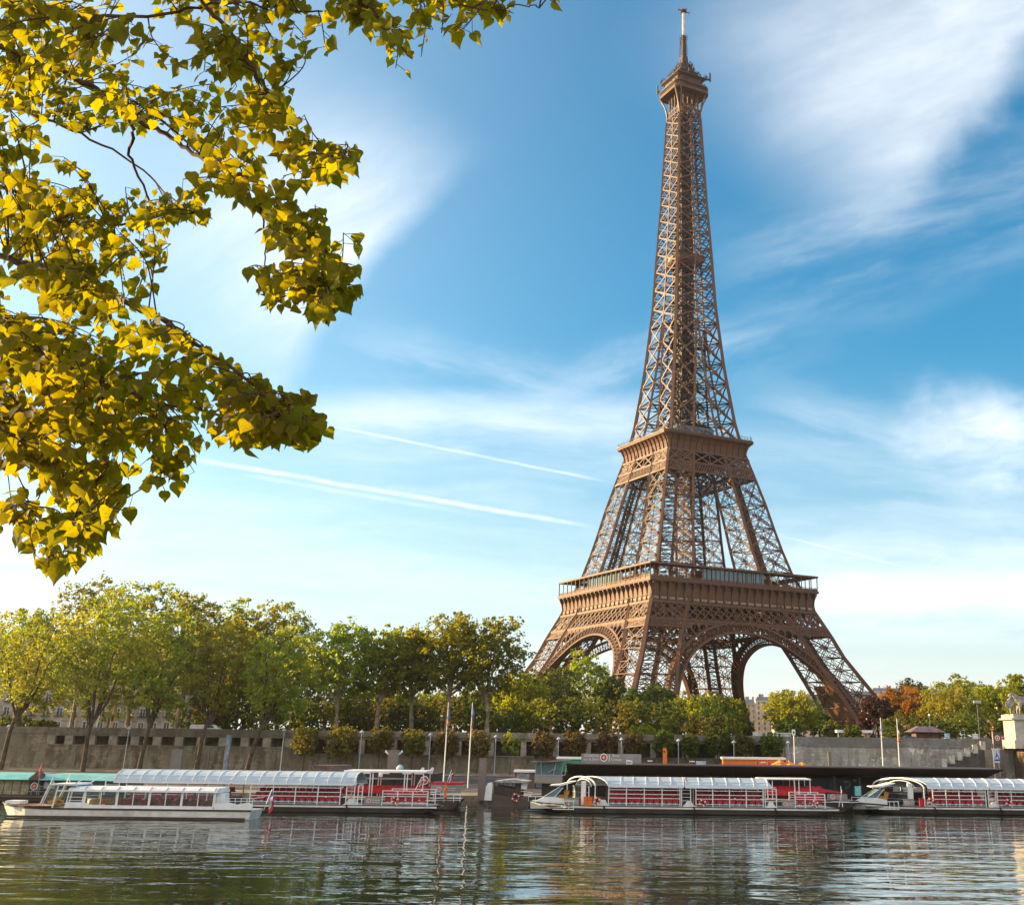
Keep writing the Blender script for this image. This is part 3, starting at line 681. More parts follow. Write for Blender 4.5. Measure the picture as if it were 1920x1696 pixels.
m = MB().frus(0, 0, 4.0, 4.0, 193, 6.2, 6.2, 195.2).box(-6.3, 6.3, -6.3, 6.3, 195.2, 198.0).box(-6.6, 6.6, -6.6, 6.6, 198, 198.3); m.build('intermediate_platform', IRON, tower)
m = MB()                                                   # lift cars and stairs seen inside the shaft
m.box(-2, 2, -2, 2, 150, 155).box(-2, 2, -2, 2, 236, 240); m.build('lift_cabin', IRON_D, tower)
# summit
m = MB()
def curve(f): return 5.4+(8.5-5.4)*max(0, f)**2.0
for q_ in range(4):
    m.xf = ROT[q_]
    for sx in (-1, 1):
        pts = []
        for i in range(9):
            f = i/8; z = 264.6+11.6*f; h = curve(f); pts.append((sx*(h-1.9*f), -h, z))
        for a, b in zip(pts, pts[1:]): m.beam(a, b, .5, .5, (1, 0, 0))
    for z in (266.0, 268.5): m.beam((-5.3, -5.3, z), (5.3, -5.3, z), .35, .35)
    for x in (-3.6, -1.2, 1.2, 3.6): m.beam((x, -5.2, 265), (x, -5.4, 276), .34)
    for i in range(6): x = -5.3+10.6*i/6; m.beam((x, -5.3, 266), (x+10.6/6, -5.3, 268.5), .2); m.beam((x+10.6/6, -5.3, 266), (x, -5.3, 268.5), .2)
    for i in range(4): x = -4.6+2.3*i; m.beam((x, -4.9, 268.5), (x+2.3, -4.9, 276), .2); m.beam((x+2.3, -4.9, 268.5), (x, -4.9, 276), .2)
m.xf = None; m.build('summit_brackets', IRON, tower)
m = MB().prism(oct_(8.6, 1.9), 276.2, 276.9, 'z').prism(oct_(8.75, 1.9), 276.6, 277.0, 'z').prism(oct_(8.75, 1.9), 279.3, 279.7, 'z'); m.build('summit_deck', IRON, tower)
m = MB(); o8 = oct_(8.6, 1.9)
for i in range(8):
    a, b = Vector((*o8[i], 0)), Vector((*o8[(i+1) % 8], 0)); n = 14 if i % 2 == 0 else 4
    for k in range(n): p_ = a+(b-a)*(k/n); m.beam(p_+Vector((0, 0, 277)), p_+Vector((0, 0, 279.4)), .14)
    m.beam(a+Vector((0, 0, 278.2)), b+Vector((0, 0, 278.2)), .14)
m.prism(oct_(8.2, 1.8), 277.0, 278.0, 'z'); m.build('summit_grille', IRON, tower)
m = MB().prism(oct_(6.6, 1.2), 277.5, 283.2, 'z').frus(0, 0, 6.4, 6.4, 283.2, 7.6, 7.6, 284.2).box(-7.7, 7.7, -7.7, 7.7, 284.2, 284.6).frus(0, 0, 5.3, 5.3, 284.6, 4.6, 4.6, 287.6).frus(0, 0, 4.9, 4.9, 287.6, 4.9, 4.9, 288.0).frus(0, 0, 4.0, 4.0, 288, 2.0, 2.0, 293.6).frus(0, 0, 1.6, 1.6, 293.6, 1.3, 1.3, 297.5)
m.build('summit_cabin', IRON_D, tower)
m = MB(); rng = random.Random(8)
for i in range(190):
    z = rng.choice((284.6, 284.6, 288.0, 290.0, 292, 280)); k = {284.6: 7.6, 288.0: 4.9, 290.0: 3.6, 292: 3, 280: 7.4}[z]; a = rng.uniform(-k, k); s_ = rng.choice((-1, 1))
    x, y = (a, s_*k) if rng.random() < .5 else (s_*k, a); hh = rng.uniform(.8, 2.6)
    m.beam((x, y, z), (x+rng.uniform(-.3, .3), y+rng.uniform(-.3, .3), z+hh), rng.uniform(.1, .32))
    if i % 3 == 0: m.beam((x-.7, y, z+hh*.7), (x+.7, y, z+hh*.7), .12); m.beam((x, y-.7, z+hh*.7), (x, y+.7, z+hh*.7), .12)
for sx, sy, z in ((-1, 1, 279.5), (1, -1, 283)): m.box(sx*8.9-.25, sx*8.9+.25, sy*8.2-.25, sy*8.2+.25, z, z+4.5); m.beam((sx*7, sy*7, z+1.2), (sx*8.9, sy*8.2, z+1.2), .9, .6)
m.build('summit_aerials', IRON_D, tower)
m = MB().frus(0, 0, .95, .95, 297, .75, .75, 308.6)
for i in range(34):
    z = 297.5+i*.33; a = i*1.1
    for q_ in range(4): b = a+q_*math.pi/2; m.beam((math.cos(b)*.8, math.sin(b)*.8, z), (math.cos(b)*(1.5+.6*(i % 3)/2), math.sin(b)*(1.5+.6*(i % 3)/2), z), .2)
m.build('mast', IRON_D, tower)
m = MB().lathe(0, 0, [(.6, 308.6), (.6, 321.0)], 10)
for i in range(18): m.lathe(0, 0, [(.75, 309+i*.66), (.75, 309.25+i*.66)], 10)
m.build('white_aerial', mat('aerial_white', (.62, .58, .54), .5), tower)
m = MB().lathe(0, 0, [(.8, 321), (1.5, 321.6), (1.5, 322.4), (.5, 323)], 8).beam((-2.9, 0, 322), (2.9, 0, 322), .3).beam((0, -2.9, 322), (0, 2.9, 322), .3).beam((-2.9, 0, 321.4), (-2.9, 0, 322.9), .3).beam((2.9, 0, 321.4), (2.9, 0, 322.9), .3).beam((0, 0, 322), (0, 0, 324), .25)
m.build('aerial_head', IRON_D, tower)
# underside of the first floor, full of beams
m = MB()
for i in range(-10, 11):
    m.beam((i*3.2, -33, 55.6), (i*3.2, 33, 55.6), .35, 1.4) if abs(i) > 4 else (m.beam((i*3.2, -33, 55.6), (i*3.2, -15, 55.6), .35, 1.4), m.beam((i*3.2, 15, 55.6), (i*3.2, 33, 55.6), .35, 1.4))
ringslab(m, 34.6, 15, 56.6, 56.9); m.build('floor_beams', IRON_D, tower)
# ------------------------------------------------------------------ trees
LEAF_PLANE = leafmat('plane_leaves', (.145, .195, .022), (.240, .255, .030), .66, (1.5, 1.4, .35), .35, .12, .2)
LEAF_POP = leafmat('fresh_leaves', (.150, .195, .024), (.260, .270, .036), .56)
LEAF_YEL = leafmat('yellowing_leaves', (.13, .135, .018), (.26, .19, .018), .5)
LEAF_DARK = leafmat('dark_leaves', (.055, .085, .016), (.115, .145, .026), .48, (1.2, 1.2, .4))
LEAF_OLIVE = leafmat('olive_brown_leaves', (.120, .140, .030), (.170, .170, .040), .5)
LEAF_RUST = leafmat('rusty_leaves', (.185, .130, .065), (.150, .140, .050), .46)
LEAF_ORANGE = leafmat('autumn_orange_leaves', (.31, .20, .02), (.34, .26, .03), .5, (1.4, .9, .4))
LEAF_PURPLE = leafmat('plum_leaves', (.045, .022, .020), (.085, .042, .030), .3, (1.3, .8, .6))
def leaf_mesh(name, mt, cents, rng, size, per, cr, up=.35):
    """a crown as one mesh of many small leaf sprays, spread round the given clump centres"""
    cents = np.asarray(cents); n = len(cents)*per
    c = np.repeat(cents, per, 0); crr = np.repeat(np.asarray(cr if np.ndim(cr) else [cr]*len(cents)), per)
    d = rng.normal(size=(n, 3)); d /= np.linalg.norm(d, axis=1)[:, None]; rad = rng.random(n)**.45
    p = c+d*(crr*rad)[:, None]*np.array([1, 1, .8])
    nn = d*.6+rng.normal(size=(n, 3))*.7+np.array([0, 0, up]); nn /= np.linalg.norm(nn, axis=1)[:, None]
    t = np.cross(nn, rng.normal(size=(n, 3))); t /= np.linalg.norm(t, axis=1)[:, None]; b = np.cross(nn, t)
    s = size*rng.uniform(.6, 1.35, n)[:, None]
    V = np.stack([p-t*s*.5, p+b*s*.34-t*s*.05+nn*s*.10, p+t*s*.55, p-b*s*.34-t*s*.05+nn*s*.10], 1).reshape(-1, 3)
    me = bpy.data.meshes.new(name); me.vertices.add(4*n); me.vertices.foreach_set('co', V.ravel())
    me.loops.add(4*n); me.loops.foreach_set('vertex_index', np.arange(4*n)); me.polygons.add(n)
    me.polygons.foreach_set('loop_start', np.arange(n)*4); me.polygons.foreach_set('loop_total', np.full(n, 4))
    me.materials.append(mt); me.update(calc_edges=True); return me
def make_crown(seed, w, h, lobes, cl, per, leaf, shape='round', mt=LEAF_PLANE):
    """returns crown mesh (base at z 0, height h, width w) and lobe centres"""
    rng = np.random.default_rng(seed); L = []; lr = []
    for i in range(lobes):
        f = (i+.5)/lobes; z = h*(.10+.80*f); prof = {'round': math.sin(math.pi*(.16+.74*f))**.8, 'vase': .38+.62*math.sin(math.pi*(.12+.62*f)), 'cone': 1.05-.85*f, 'ball': math.sin(math.pi*(.1+.8*f))**.5}[shape]
        a = i*2.399+rng.uniform(-.5, .5); r = w*.5*prof*(rng.uniform(.55, .68) if shape == 'ball' else rng.uniform(.35, .78)); lr.append(w*rng.uniform(.13, .17) if shape == 'ball' else w*rng.uniform(.15, .235)*(.75+.35*prof)); L.append((r*math.cos(a), r*math.sin(a), z))
    L = np.array(L); lr = np.array(lr); C = []; R_ = []
    for c, r in zip(L, lr):
        for k in range(cl):
            d = rng.normal(size=3); d /= np.linalg.norm(d); C.append(c+d*r*rng.uniform(.45, 1.12)*np.array([1, 1, .85])); R_.append(r*rng.uniform(.16, .42))
    return leaf_mesh('crown', mt, C, rng, leaf, per, R_), L
def make_tree(name, label, cat, base, hgt, w, trunk_h, seed, mt, bark, shape='round', lobes=13, cl=20, per=26, leaf=.62, tr=.42, lean=(0, 0), group=None, limbs=6, cb=.82):
    rng = random.Random(seed); t = thing(name, label, cat, base, 0, group)
    ch = hgt-trunk_h*cb; me, L = make_crown(seed, w, ch, lobes, cl, per, leaf, shape, mt)
    o = bpy.data.objects.new('crown', me); COL.objects.link(o); o.parent = t; o.location = (lean[0], lean[1], trunk_h*cb)
    m = MB(); f = Vector((lean[0]*.6, lean[1]*.6, trunk_h))
    m.tube([(0, 0, -.3), (lean[0]*.1, 0, trunk_h*.25), (lean[0]*.3+rng.uniform(-.2, .2), lean[1]*.3, trunk_h*.62), f], [tr*1.25, tr, tr*.88, tr*.8], 9)
    idx = list(range(len(L))); rng.shuffle(idx)
    for i in sorted(idx[:limbs]):
        e = Vector((L[i][0]+lean[0], L[i][1]+lean[1], L[i][2]+trunk_h*cb)); mid = f+(e-f)*.5+Vector((rng.uniform(-.4, .4), rng.uniform(-.4, .4), (e-f).length*.12))
        s_ = f-Vector((0, 0, rng.uniform(0, trunk_h*.22))); m.tube([s_, s_+(mid-s_)*.5+Vector(((e.x-f.x)*.12, 0, 0)), mid, e], [tr*.62, tr*.5, tr*.36, tr*.12], 6)
    m.build('trunk', bark, t, smooth=True)
    return t
def px_tree(name, label, cat, cx, top, wpx, Y, zb, trunk_px_y, seed, mt, bark, **k):
    """tree that stands at depth Y on level zb: image centre, top and width only serve to measure its real size and place"""
    a = at(cx, 1390, Y); tp = at(cx, top, Y); sc_ = Y/F_PX
    th = max(.6, at(cx, trunk_px_y, Y).z-zb)
    return make_tree(name, label, cat, (a.x, Y, zb), tp.z-zb, wpx*sc_, th, seed, mt, bark, **k)
gp = 'tall plane trees behind the parapet'
PL = [  # cx, top, width, depth, fork y, material, label
 (22, 1140, 150, 272, 1300, LEAF_PLANE, 'plane tree cut by the left edge behind the parapet'),
 (128, 1078, 150, 290, 1290, LEAF_PLANE, 'tallest plane tree under the hanging poplar leaves'),
 (235, 1082, 150, 284, 1295, LEAF_PLANE, 'tall plane tree in front of the stone apartment houses'),
 (325, 1105, 150, 270, 1300, LEAF_PLANE, 'plane tree with pale trunk at the right end of the apartment houses'),
 (415, 1130, 140, 288, 1300, LEAF_PLANE, 'plane tree filling the gap behind the fresh green quay trees'),
 (492, 1128, 160, 276, 1300, LEAF_PLANE, 'broad dark plane tree behind the brightest green quay tree'),
 (628, 1172, 150, 264, 1300, LEAF_PLANE, 'plane tree with pale trunk forking low, first right of the green quay trees'),
 (704, 1178, 132, 266, 1305, LEAF_PLANE, 'slim plane tree with a leaning twin fork left of the straight trunk'),
 (770, 1182, 122, 268, 1300, LEAF_PLANE, 'plane tree with a thin straight trunk left of the flag poles'),
 (836, 1152, 150, 264, 1290, LEAF_PLANE, 'tall plane tree behind the left flag pole'),
 (912, 1158, 150, 262, 1300, LEAF_PLANE, 'last tall plane tree before the tower'),
]
for i, (cx, tp, wp, Y, fk, mt, lb) in enumerate(PL):
    px_tree('plane_tree', lb, 'tree', cx, tp, wp*1.1, Y, ST, fk, 100+i, mt, BARK, shape='round', lobes=20, cl=18, per=22, leaf=.66, tr=.5, limbs=9, cb=1.0, group=gp, lean=((-1, .3)[i % 2]*.8, 0))
gp = 'fresh green trees standing on the lower quay'
for i, (cx, tp, wp, Y, fk, mt, tx, lb) in enumerate([
 (30, 1160, 200, 238, 1330, LEAF_POP, 10, 'leafy quay tree at the left edge beside the turquoise awning boat'),
 (168, 1112, 190, 236, 1345, LEAF_POP, 163, 'yellowish quay tree with a long dark trunk, behind the white boat wheelhouse'),
 (282, 1148, 150, 237, 1345, LEAF_POP, 268, 'fresh green quay tree behind the start of the curved boat roof'),
 (392, 1158, 128, 237, 1345, LEAF_POP, 374, 'fresh green quay tree between the blue grey column and the door'),
 (505, 1182, 138, 236, 1350, LEAF_POP, 468, 'brightest green quay tree, its trunk leaning right, nearest the clipped trees')]):
    sx = (cx-tx)*Y/F_PX; a = at(tx, 1432, Y)
    t = px_tree('quay_tree', lb, 'tree', tx, tp, wp, Y, qz(Y), fk, 200+i, mt, BARK_D, shape='vase', cb=1.0, lobes=19, cl=19, per=24, leaf=.58, tr=.42, limbs=10, lean=(sx, 0), group=gp)
gp = 'round clipped trees along the lower quay'
BALL = [(573, 1366, 52, LEAF_OLIVE, 'small olive round clipped tree, leftmost of the row'), (640, 1362, 66, LEAF_OLIVE, 'largest olive round clipped tree right of the leftmost one'), (713, 1366, 54, LEAF_OLIVE, 'round clipped tree behind the loudspeaker column'), (775, 1370, 52, LEAF_OLIVE, 'olive brown round clipped tree left of both flag poles'), (838, 1371, 52, LEAF_RUST, 'rusty round clipped tree behind the left flag pole'), (897, 1371, 50, LEAF_RUST, 'rusty round clipped tree right of the second flag pole'),
 (1020, 1374, 50, LEAF_RUST, 'rusty round clipped tree just right of the pale green sapling'), (1077, 1374, 48, LEAF_RUST, 'rusty round clipped tree behind the green kiosk'), (1137, 1376, 46, LEAF_RUST, 'round clipped tree behind the long sign panel'), (1190, 1377, 48, LEAF_RUST, 'rusty round clipped tree behind the right end of the sign panel'),
 (1245, 1373, 48, LEAF_DARK, 'dark green round clipped tree behind the orange post'), (1294, 1379, 42, LEAF_DARK, 'small dark round clipped tree right of the orange post'), (1345, 1367, 52, LEAF_DARK, 'tallest dark green clipped tree above the orange kiosk'), (1394, 1380, 42, LEAF_OLIVE, 'small round clipped tree above the orange kiosk'), (1446, 1376, 48, LEAF_DARK, 'dark round clipped tree, rightmost of the row')]
for i, (cx, tp, wp, mt, lb) in enumerate(BALL):
    Y = 241.5; zb = qz(Y)+.1; a = at(cx, 1390, Y); s_ = Y/F_PX; tz = at(cx, tp, Y).z; bz = at(cx, tp+wp*.92, Y).z
    t = thing('clipped_tree', lb, 'tree', (a.x, Y, zb), 0, gp)
    me, L = make_crown(300+i, wp*s_*1.04, tz-bz+.4, 34, 9, 24, .32, 'ball', mt); o = bpy.data.objects.new('crown', me); COL.objects.link(o); o.parent = t; o.location = (0, 0, bz-zb)
    MB().tube([(0, 0, -.2), (.05, 0, (bz-zb)*.6), (0, 0, bz-zb+1.6)], [.13, .10, .08], 7).build('trunk', BARK_D, t)
Y = 240.0; make_tree('sapling', 'thin pale green sapling between two clipped trees', 'tree', (at(958, 1400, Y).x, Y, qz(Y)), at(958, 1372, Y).z-qz(Y), 5.0, 4.6, 331, LEAF_POP, BARK_D, lobes=8, cl=9, per=13, leaf=.42, tr=.08, limbs=5)
gp = 'background trees behind the plane trees'
for i, (cx, tp, wp, lb) in enumerate([(372, 1190, 130, 'dark background tree right of the apartment houses'), (450, 1205, 130, 'dark background tree behind the two brightest quay trees'), (560, 1225, 130, 'background tree left of the low forking plane trunk'), (665, 1290, 120, 'background tree between the low forking and the leaning plane trunks'), (742, 1300, 110, 'background tree left of the thin straight plane trunk'), (806, 1308, 100, 'background tree left of the left flag pole'), (880, 1298, 120, 'background tree between the two flag poles'), (945, 1296, 110, 'background tree right of the last tall plane')]):
    px_tree('background_tree', lb, 'tree', cx, tp, wp*1.15, 335+i*4, ST, 1350, 460+i, LEAF_DARK if i < 3 else LEAF_PLANE, BARK_D, lobes=16, cl=19, per=24, leaf=.75, tr=.35, limbs=5, group=gp)
# park in front of the tower
PK = [  # name, cx, top, width, depth, fork y, mat, shape, label
 ('park_tree', 1012, 1262, 100, 330, 1340, LEAF_DARK, 'round', 'dark park tree left of the yellow topped one'),
 ('park_tree', 1050, 1252, 96, 350, 1340, LEAF_DARK, 'round', 'dark rounded park tree below the left tower arch'),
 ('park_tree', 1098, 1222, 92, 360, 1330, LEAF_PLANE, 'round', 'yellow topped park tree standing in the left tower arch'),
 ('park_tree', 1146, 1262, 62, 345, 1340, LEAF_DARK, 'round', 'narrow park tree right of the yellow topped one'),
 ('park_tree', 1188, 1292, 60, 335, 1345, LEAF_DARK, 'round', 'small dark park tree in front of the near tower leg'),
 ('park_tree', 1232, 1282, 84, 350, 1345, LEAF_DARK, 'round', 'dark park tree between the near tower leg and the big arch'),
 ('park_tree', 1290, 1305, 84, 372, 1350, LEAF_OLIVE, 'round', 'low olive park tree under the left end of the big arch'),
 ('park_tree', 1340, 1302, 70, 380, 1350, LEAF_OLIVE, 'round', 'low reddish brown park tree under the big arch'),
 ('conifer', 1383, 1312, 64, 318, 1372, LEAF_DARK, 'cone', 'dark bushy conifer standing right of the low brown shrubs'),
 ('park_tree', 1486, 1302, 100, 320, 1345, LEAF_POP, 'round', 'bright green park tree alone under the right half of the arch'),
 ('park_tree', 1538, 1338, 50, 330, 1362, LEAF_DARK, 'round', 'small dark tree at the foot of the right tower leg'),
 ('plum_tree', 1648, 1308, 66, 330, 1352, LEAF_PURPLE, 'round', 'dark purple leaved tree beside the right tower leg'),
 ('autumn_tree', 1702, 1292, 100, 345, 1345, LEAF_ORANGE, 'round', 'orange autumn tree right of the tower'),
 ('park_tree', 1722, 1276, 70, 420, 1340, LEAF_OLIVE, 'round', 'olive tree crown showing over the orange autumn tree'),
 ('park_tree', 1790, 1298, 128, 318, 1352, LEAF_POP, 'round', 'wide light green tree behind the wooden kiosk'),
 ('park_tree', 1812, 1268, 74, 372, 1340, LEAF_PLANE, 'vase', 'ragged taller tree behind the wide light green one'),
 ('park_tree', 1868, 1286, 96, 345, 1345, LEAF_PLANE, 'round', 'tree with yellow tips behind the tall street lamp'),
 ('park_tree', 1922, 1262, 70, 330, 1345, LEAF_PLANE, 'round', 'tree above the statue, cut by the right edge'),
 ('park_tree', 975, 1265, 110, 318, 1335, LEAF_PLANE, 'round', 'plane tree crown between the last tall plane and the dark park trees'),
]
for i, (nm, cx, tp, wp, Y, fk, mt, shp, lb) in enumerate(PK):
    px_tree(nm, lb, 'tree', cx, tp, wp*(1.22 if cx > 1460 else 1.08), Y, ST, fk, 400+i, mt, BARK_D, shape=shp, lobes=18, cl=19, per=25, cb=.62, leaf=.62 if wp > 60 else .5, tr=.32, limbs=6)
# shrubs behind the parapet
rng = random.Random(12); SH = []
for i in range(34):
    cx = 350+i*31+rng.uniform(-8, 8)
    if cx > 1440: break
    SH.append((cx, rng.uniform(1300, 1330)-(14 if cx < 560 else 0), rng.uniform(66, 100), rng.uniform(276, 305), rng.choice((LEAF_DARK, LEAF_OLIVE, LEAF_DARK, LEAF_PLANE))))
SH += [(1256, 1352, 46, 262, LEAF_POP), (1205, 1364, 60, 258, LEAF_POP), (1320, 1345, 84, 270, LEAF_OLIVE), (25, 1345, 70, 262, LEAF_DARK), (75, 1352, 60, 260, LEAF_DARK), (1600, 1362, 40, 262, LEAF_DARK), (1480, 1352, 60, 290, LEAF_DARK), (1560, 1352, 50, 290, LEAF_OLIVE)]
SH += [(1688, 1342, 90, 300, LEAF_DARK), (1748, 1346, 100, 296, LEAF_DARK), (1806, 1340, 100, 302, LEAF_DARK), (1858, 1344, 90, 298, LEAF_DARK), (1895, 1346, 70, 300, LEAF_DARK)]  # dark bushes added to stand in for the shade under the right hand trees
SH = sorted(SH, key=lambda a: a[0])
for i, (cx, tp, wp, Y, mt) in enumerate(SH):
    a = at(cx, 1390, Y); s_ = Y/F_PX; h = at(cx, tp, Y).z-ST+.4
    kind = {LEAF_DARK: 'dark green', LEAF_OLIVE: 'olive brown', LEAF_PLANE: 'yellowish green', LEAF_POP: 'bright green'}[mt]
    near = ('below the apartment houses' if cx < 340 else 'in the dark bushes behind the green quay trees' if cx < 600 else 'under the pale plane trunks' if cx < 930 else 'in front of the dark park trees' if cx < 1180 else 'below the near tower leg' if cx < 1300 else 'below the big tower arch' if cx < 1460 else 'near the right tower leg' if cx < 1650 else 'behind the wooden kiosk, added for the dark shade under the trees')
    t = thing('shrub', f'{kind} shrub {near}', 'shrub', (a.x, Y, ST-.2), 0, 'garden shrubs behind the quay parapet')
    me, L = make_crown(500+i, wp*s_, h, 20, 9, 20, .5, 'ball', mt); o = bpy.data.objects.new('crown', me); COL.objects.link(o); o.parent = t
    MB().tube([(0, 0, 0), (.1, 0, h*.6)], [.14, .06], 6).build('stem', BARK_D, t)

# ------------------------------------------------------------------ buildings
FAC = stone('cream_facade_stone', (.46, .40, .31), (.16, .13, .095), 2.4, .55, .012, stain=.35)
FAC2 = stone('warm_facade_stone', (.52, .43, .32), (.2, .16, .11), 2.4, .55, .01, stain=.3)
ZINC = mat('grey_zinc_roof', (.20, .21, .23), .5, .2, .08, .4)
WINM = glass('house_window', (.10, .12, .13), .8, .08)
def house(label, x, Y, wd, floors, bays, seed, mt, zb=ST, fh=3.4, arched=False, rot=0):
    t = thing('apartment_house', label, 'building', (x, Y, zb), rot); rng = random.Random(seed); hh = floors*fh
    m = MB().box(0, wd, .35, 12, -.2, hh); bw = wd/bays
    for f in range(floors):                                # front skin with real openings
        z0 = f*fh; s0, s1 = z0+(.9 if f else .3), z0+2.8
        m.box(0, wd, 0, .36, z0, s0); m.box(0, wd, 0, .36, s1, z0+fh)
        for b in range(bays+1):
            xa_, xb_ = max(0, b*bw-bw*.28), min(wd, b*bw+bw*.28); m.box(xa_, xb_, .002, .36, s0, s1)
        m.box(-.05, wd+.05, -.2, 0, z0+fh-.28, z0+fh-.05)
    m.build('wall', mt, t)
    for f in range(floors):
        for b in range(bays):
            z0 = f*fh; s0, s1 = z0+(.9 if f else .3), z0+2.8; xx = b*bw+bw*.28; x2 = (b+1)*bw-bw*.28
            fr = MB().box(xx, xx+.1, .22, .3, s0, s1).box(x2-.1, x2, .22, .3, s0, s1).box((xx+x2)/2-.06, (xx+x2)/2+.06, .2, .3, s0, s1).box(xx, x2, .22, .3, s1-.1, s1).box(xx-.12, xx, -.06, 0, s0, s1+.1).box(x2, x2+.12, -.06, 0, s0, s1+.1).box(xx-.2, x2+.2, -.12, 0, s1+.1, s1+.28).build('window', WHITE_M, t)
            MB().box(xx+.1, x2-.1, .25, .28, s0, s1-.1).build('pane', WINM, fr)
            if f in (1, 2, 4) or rng.random() < .4:
                k = MB(); k.box(xx-.35, x2+.35, -.62, 0, s0-.14, s0)
                for q_ in range(9): px_ = xx-.33+(x2-xx+.66)*q_/8; k.box(px_-.025, px_+.025, -.6, -.56, s0, s0+.85)
                k.box(xx-.35, x2+.35, -.62, -.55, s0+.82, s0+.9); k.build('balcony', BLACK, t)
    m = MB().frus(wd/2, 6.2, wd/2+.3, 6.3, hh, wd/2-.9, 4.6, hh+4.2); rf = m.build('roof', ZINC, t)
    for b in range(bays):
        MB().box(b*bw+bw*.3, b*bw+bw*.7, -.1, 2.2, hh+.5, hh+2.7).build('dormer', mt, rf)
    for q_ in range(3): MB().box(wd*(.15+.33*q_), wd*(.15+.33*q_)+1.6, 5, 6, hh+3.2, hh+6.2).build('chimney', FAC2, rf)
    return t
Y = 322
xs = [at(p, 1380, Y).x for p in (-110, 92, 200, 345)]
house('pale stone apartment house at the far left behind the quay trees', xs[0], Y, xs[1]-xs[0]-.2, 6, 8, 1, FAC)
house('stone apartment house with drainpipe behind the leaning signs', xs[1], Y-.6, xs[2]-xs[1]-.2, 6, 4, 2, FAC2)
house('stone apartment house with an arched doorway left of the dark bushes', xs[2], Y, xs[3]-xs[2], 6, 6, 3, FAC)
def far_house(label, px0, px1, topy, Y, mt, seed, floors):
    a, b = at(px0, 1380, Y).x, at(px1, 1380, Y).x; hh = at((px0+px1)/2, topy, Y).z-ST; t = thing('distant_building', label, 'building', (a, Y, ST)); wd = b-a; fh = hh/floors
    MB().box(0, wd, 0, 14, -.2, hh).box(-.2, wd+.2, -.3, 0, hh-.7, hh-.3).build('wall', mt, t)
    nb = max(3, int(wd/4.2)); src = None
    for f in range(max(0, floors-7), floors):
        for q_ in range(nb):
            xx = wd*(q_+.5)/nb; z0 = f*fh+fh*.25
            if src is None: src = MB().box(-.55, .55, -.08, .05, 0, fh*.6).build('window', mat('far_window', (.20, .17, .15), .4), t, (xx, 0, z0))
            else:
                o = src.copy(); COL.objects.link(o); o.location = (xx, 0, z0)
    rf = MB().frus(wd/2, 7, wd/2, 7, hh, wd/2-1.2, 5, hh+2.4).build('roof', ZINC, t)
    rg = random.Random(seed)
    for q_ in range(4): xx = wd*rg.uniform(.08, .9); MB().box(xx, xx+1.2, 5, 6, hh+1.6, hh+4.2).build('chimney', FAC2, rf)
CREAM = mat('cream_facade', (.62, .52, .40), .85, 0, .1, .3)  # plain cream of the distant facades
for i, (a, b, c, Y, lb, fl) in enumerate([(1392, 1418, 1318, 760, 'cream facade seen under the left part of the big arch', 7), (1418, 1452, 1313, 780, 'wider cream facade seen under the middle of the big arch', 8), (1452, 1500, 1322, 740, 'cream facade behind the bright green park tree', 7), (1500, 1560, 1308, 800, 'cream facade behind the legs of the tower arch', 8),
     (1560, 1640, 1302, 820, 'long cream facade seen through the right tower leg', 9), (1640, 1740, 1296, 860, 'long cream roofline right of the tower behind the orange tree', 9), (1740, 1800, 1300, 840, 'pale block behind the wide light green tree', 8)]):
    far_house(lb, a, b, c, Y, CREAM if i % 2 else FAC2, 40+i, fl)
Y = 700; a, b = at(1878, 1380, Y).x, at(1960, 1380, Y).x; hh = at(1890, 1286, Y).z-ST
t = thing('hotel_tower', 'flat roofed brown hotel block with white letters on its dark sign', 'building', (a, Y, ST)); MB().box(0, b-a, 0, 30, -.2, hh).build('wall', mat('orange_brown_concrete', (.42, .26, .17), .8), t)
MB().box(6, b-a, -.6, -.02, hh-5.5, hh-.4).build('sign_band', mat('dark_sign_blue', (.03, .05, .07), .5), t)
o = MB()
text('PULLMAN', 4.4, WHITE_M, t, (20, -.7, hh-3.0)); 
m = MB()
for f in range(8):
    for q_ in range(5): m = MB().box(1+q_*5, 4+q_*5, -.1, .05, hh-9-f*3.4, hh-7-f*3.4); m.build('window', WINM, t)
Y = 720; a = at(1838, 1380, Y).x; hh = at(1842, 1290, Y).z-ST; t = thing('distant_building', 'pale flat roofed block peeping out left of the hotel', 'building', (a, Y, ST)); MB().box(0, 9, 0, 12, -.2, hh).box(-.2, 9.2, -.3, 0, hh-.8, hh).build('wall', CREAM, t); MB().box(1, 8, -.1, .05, hh-3.4, hh-1.6).build('window', WINM, t); MB().box(2, 5, 3, 6, hh, hh+2).build('lift_housing', ZINC, t)
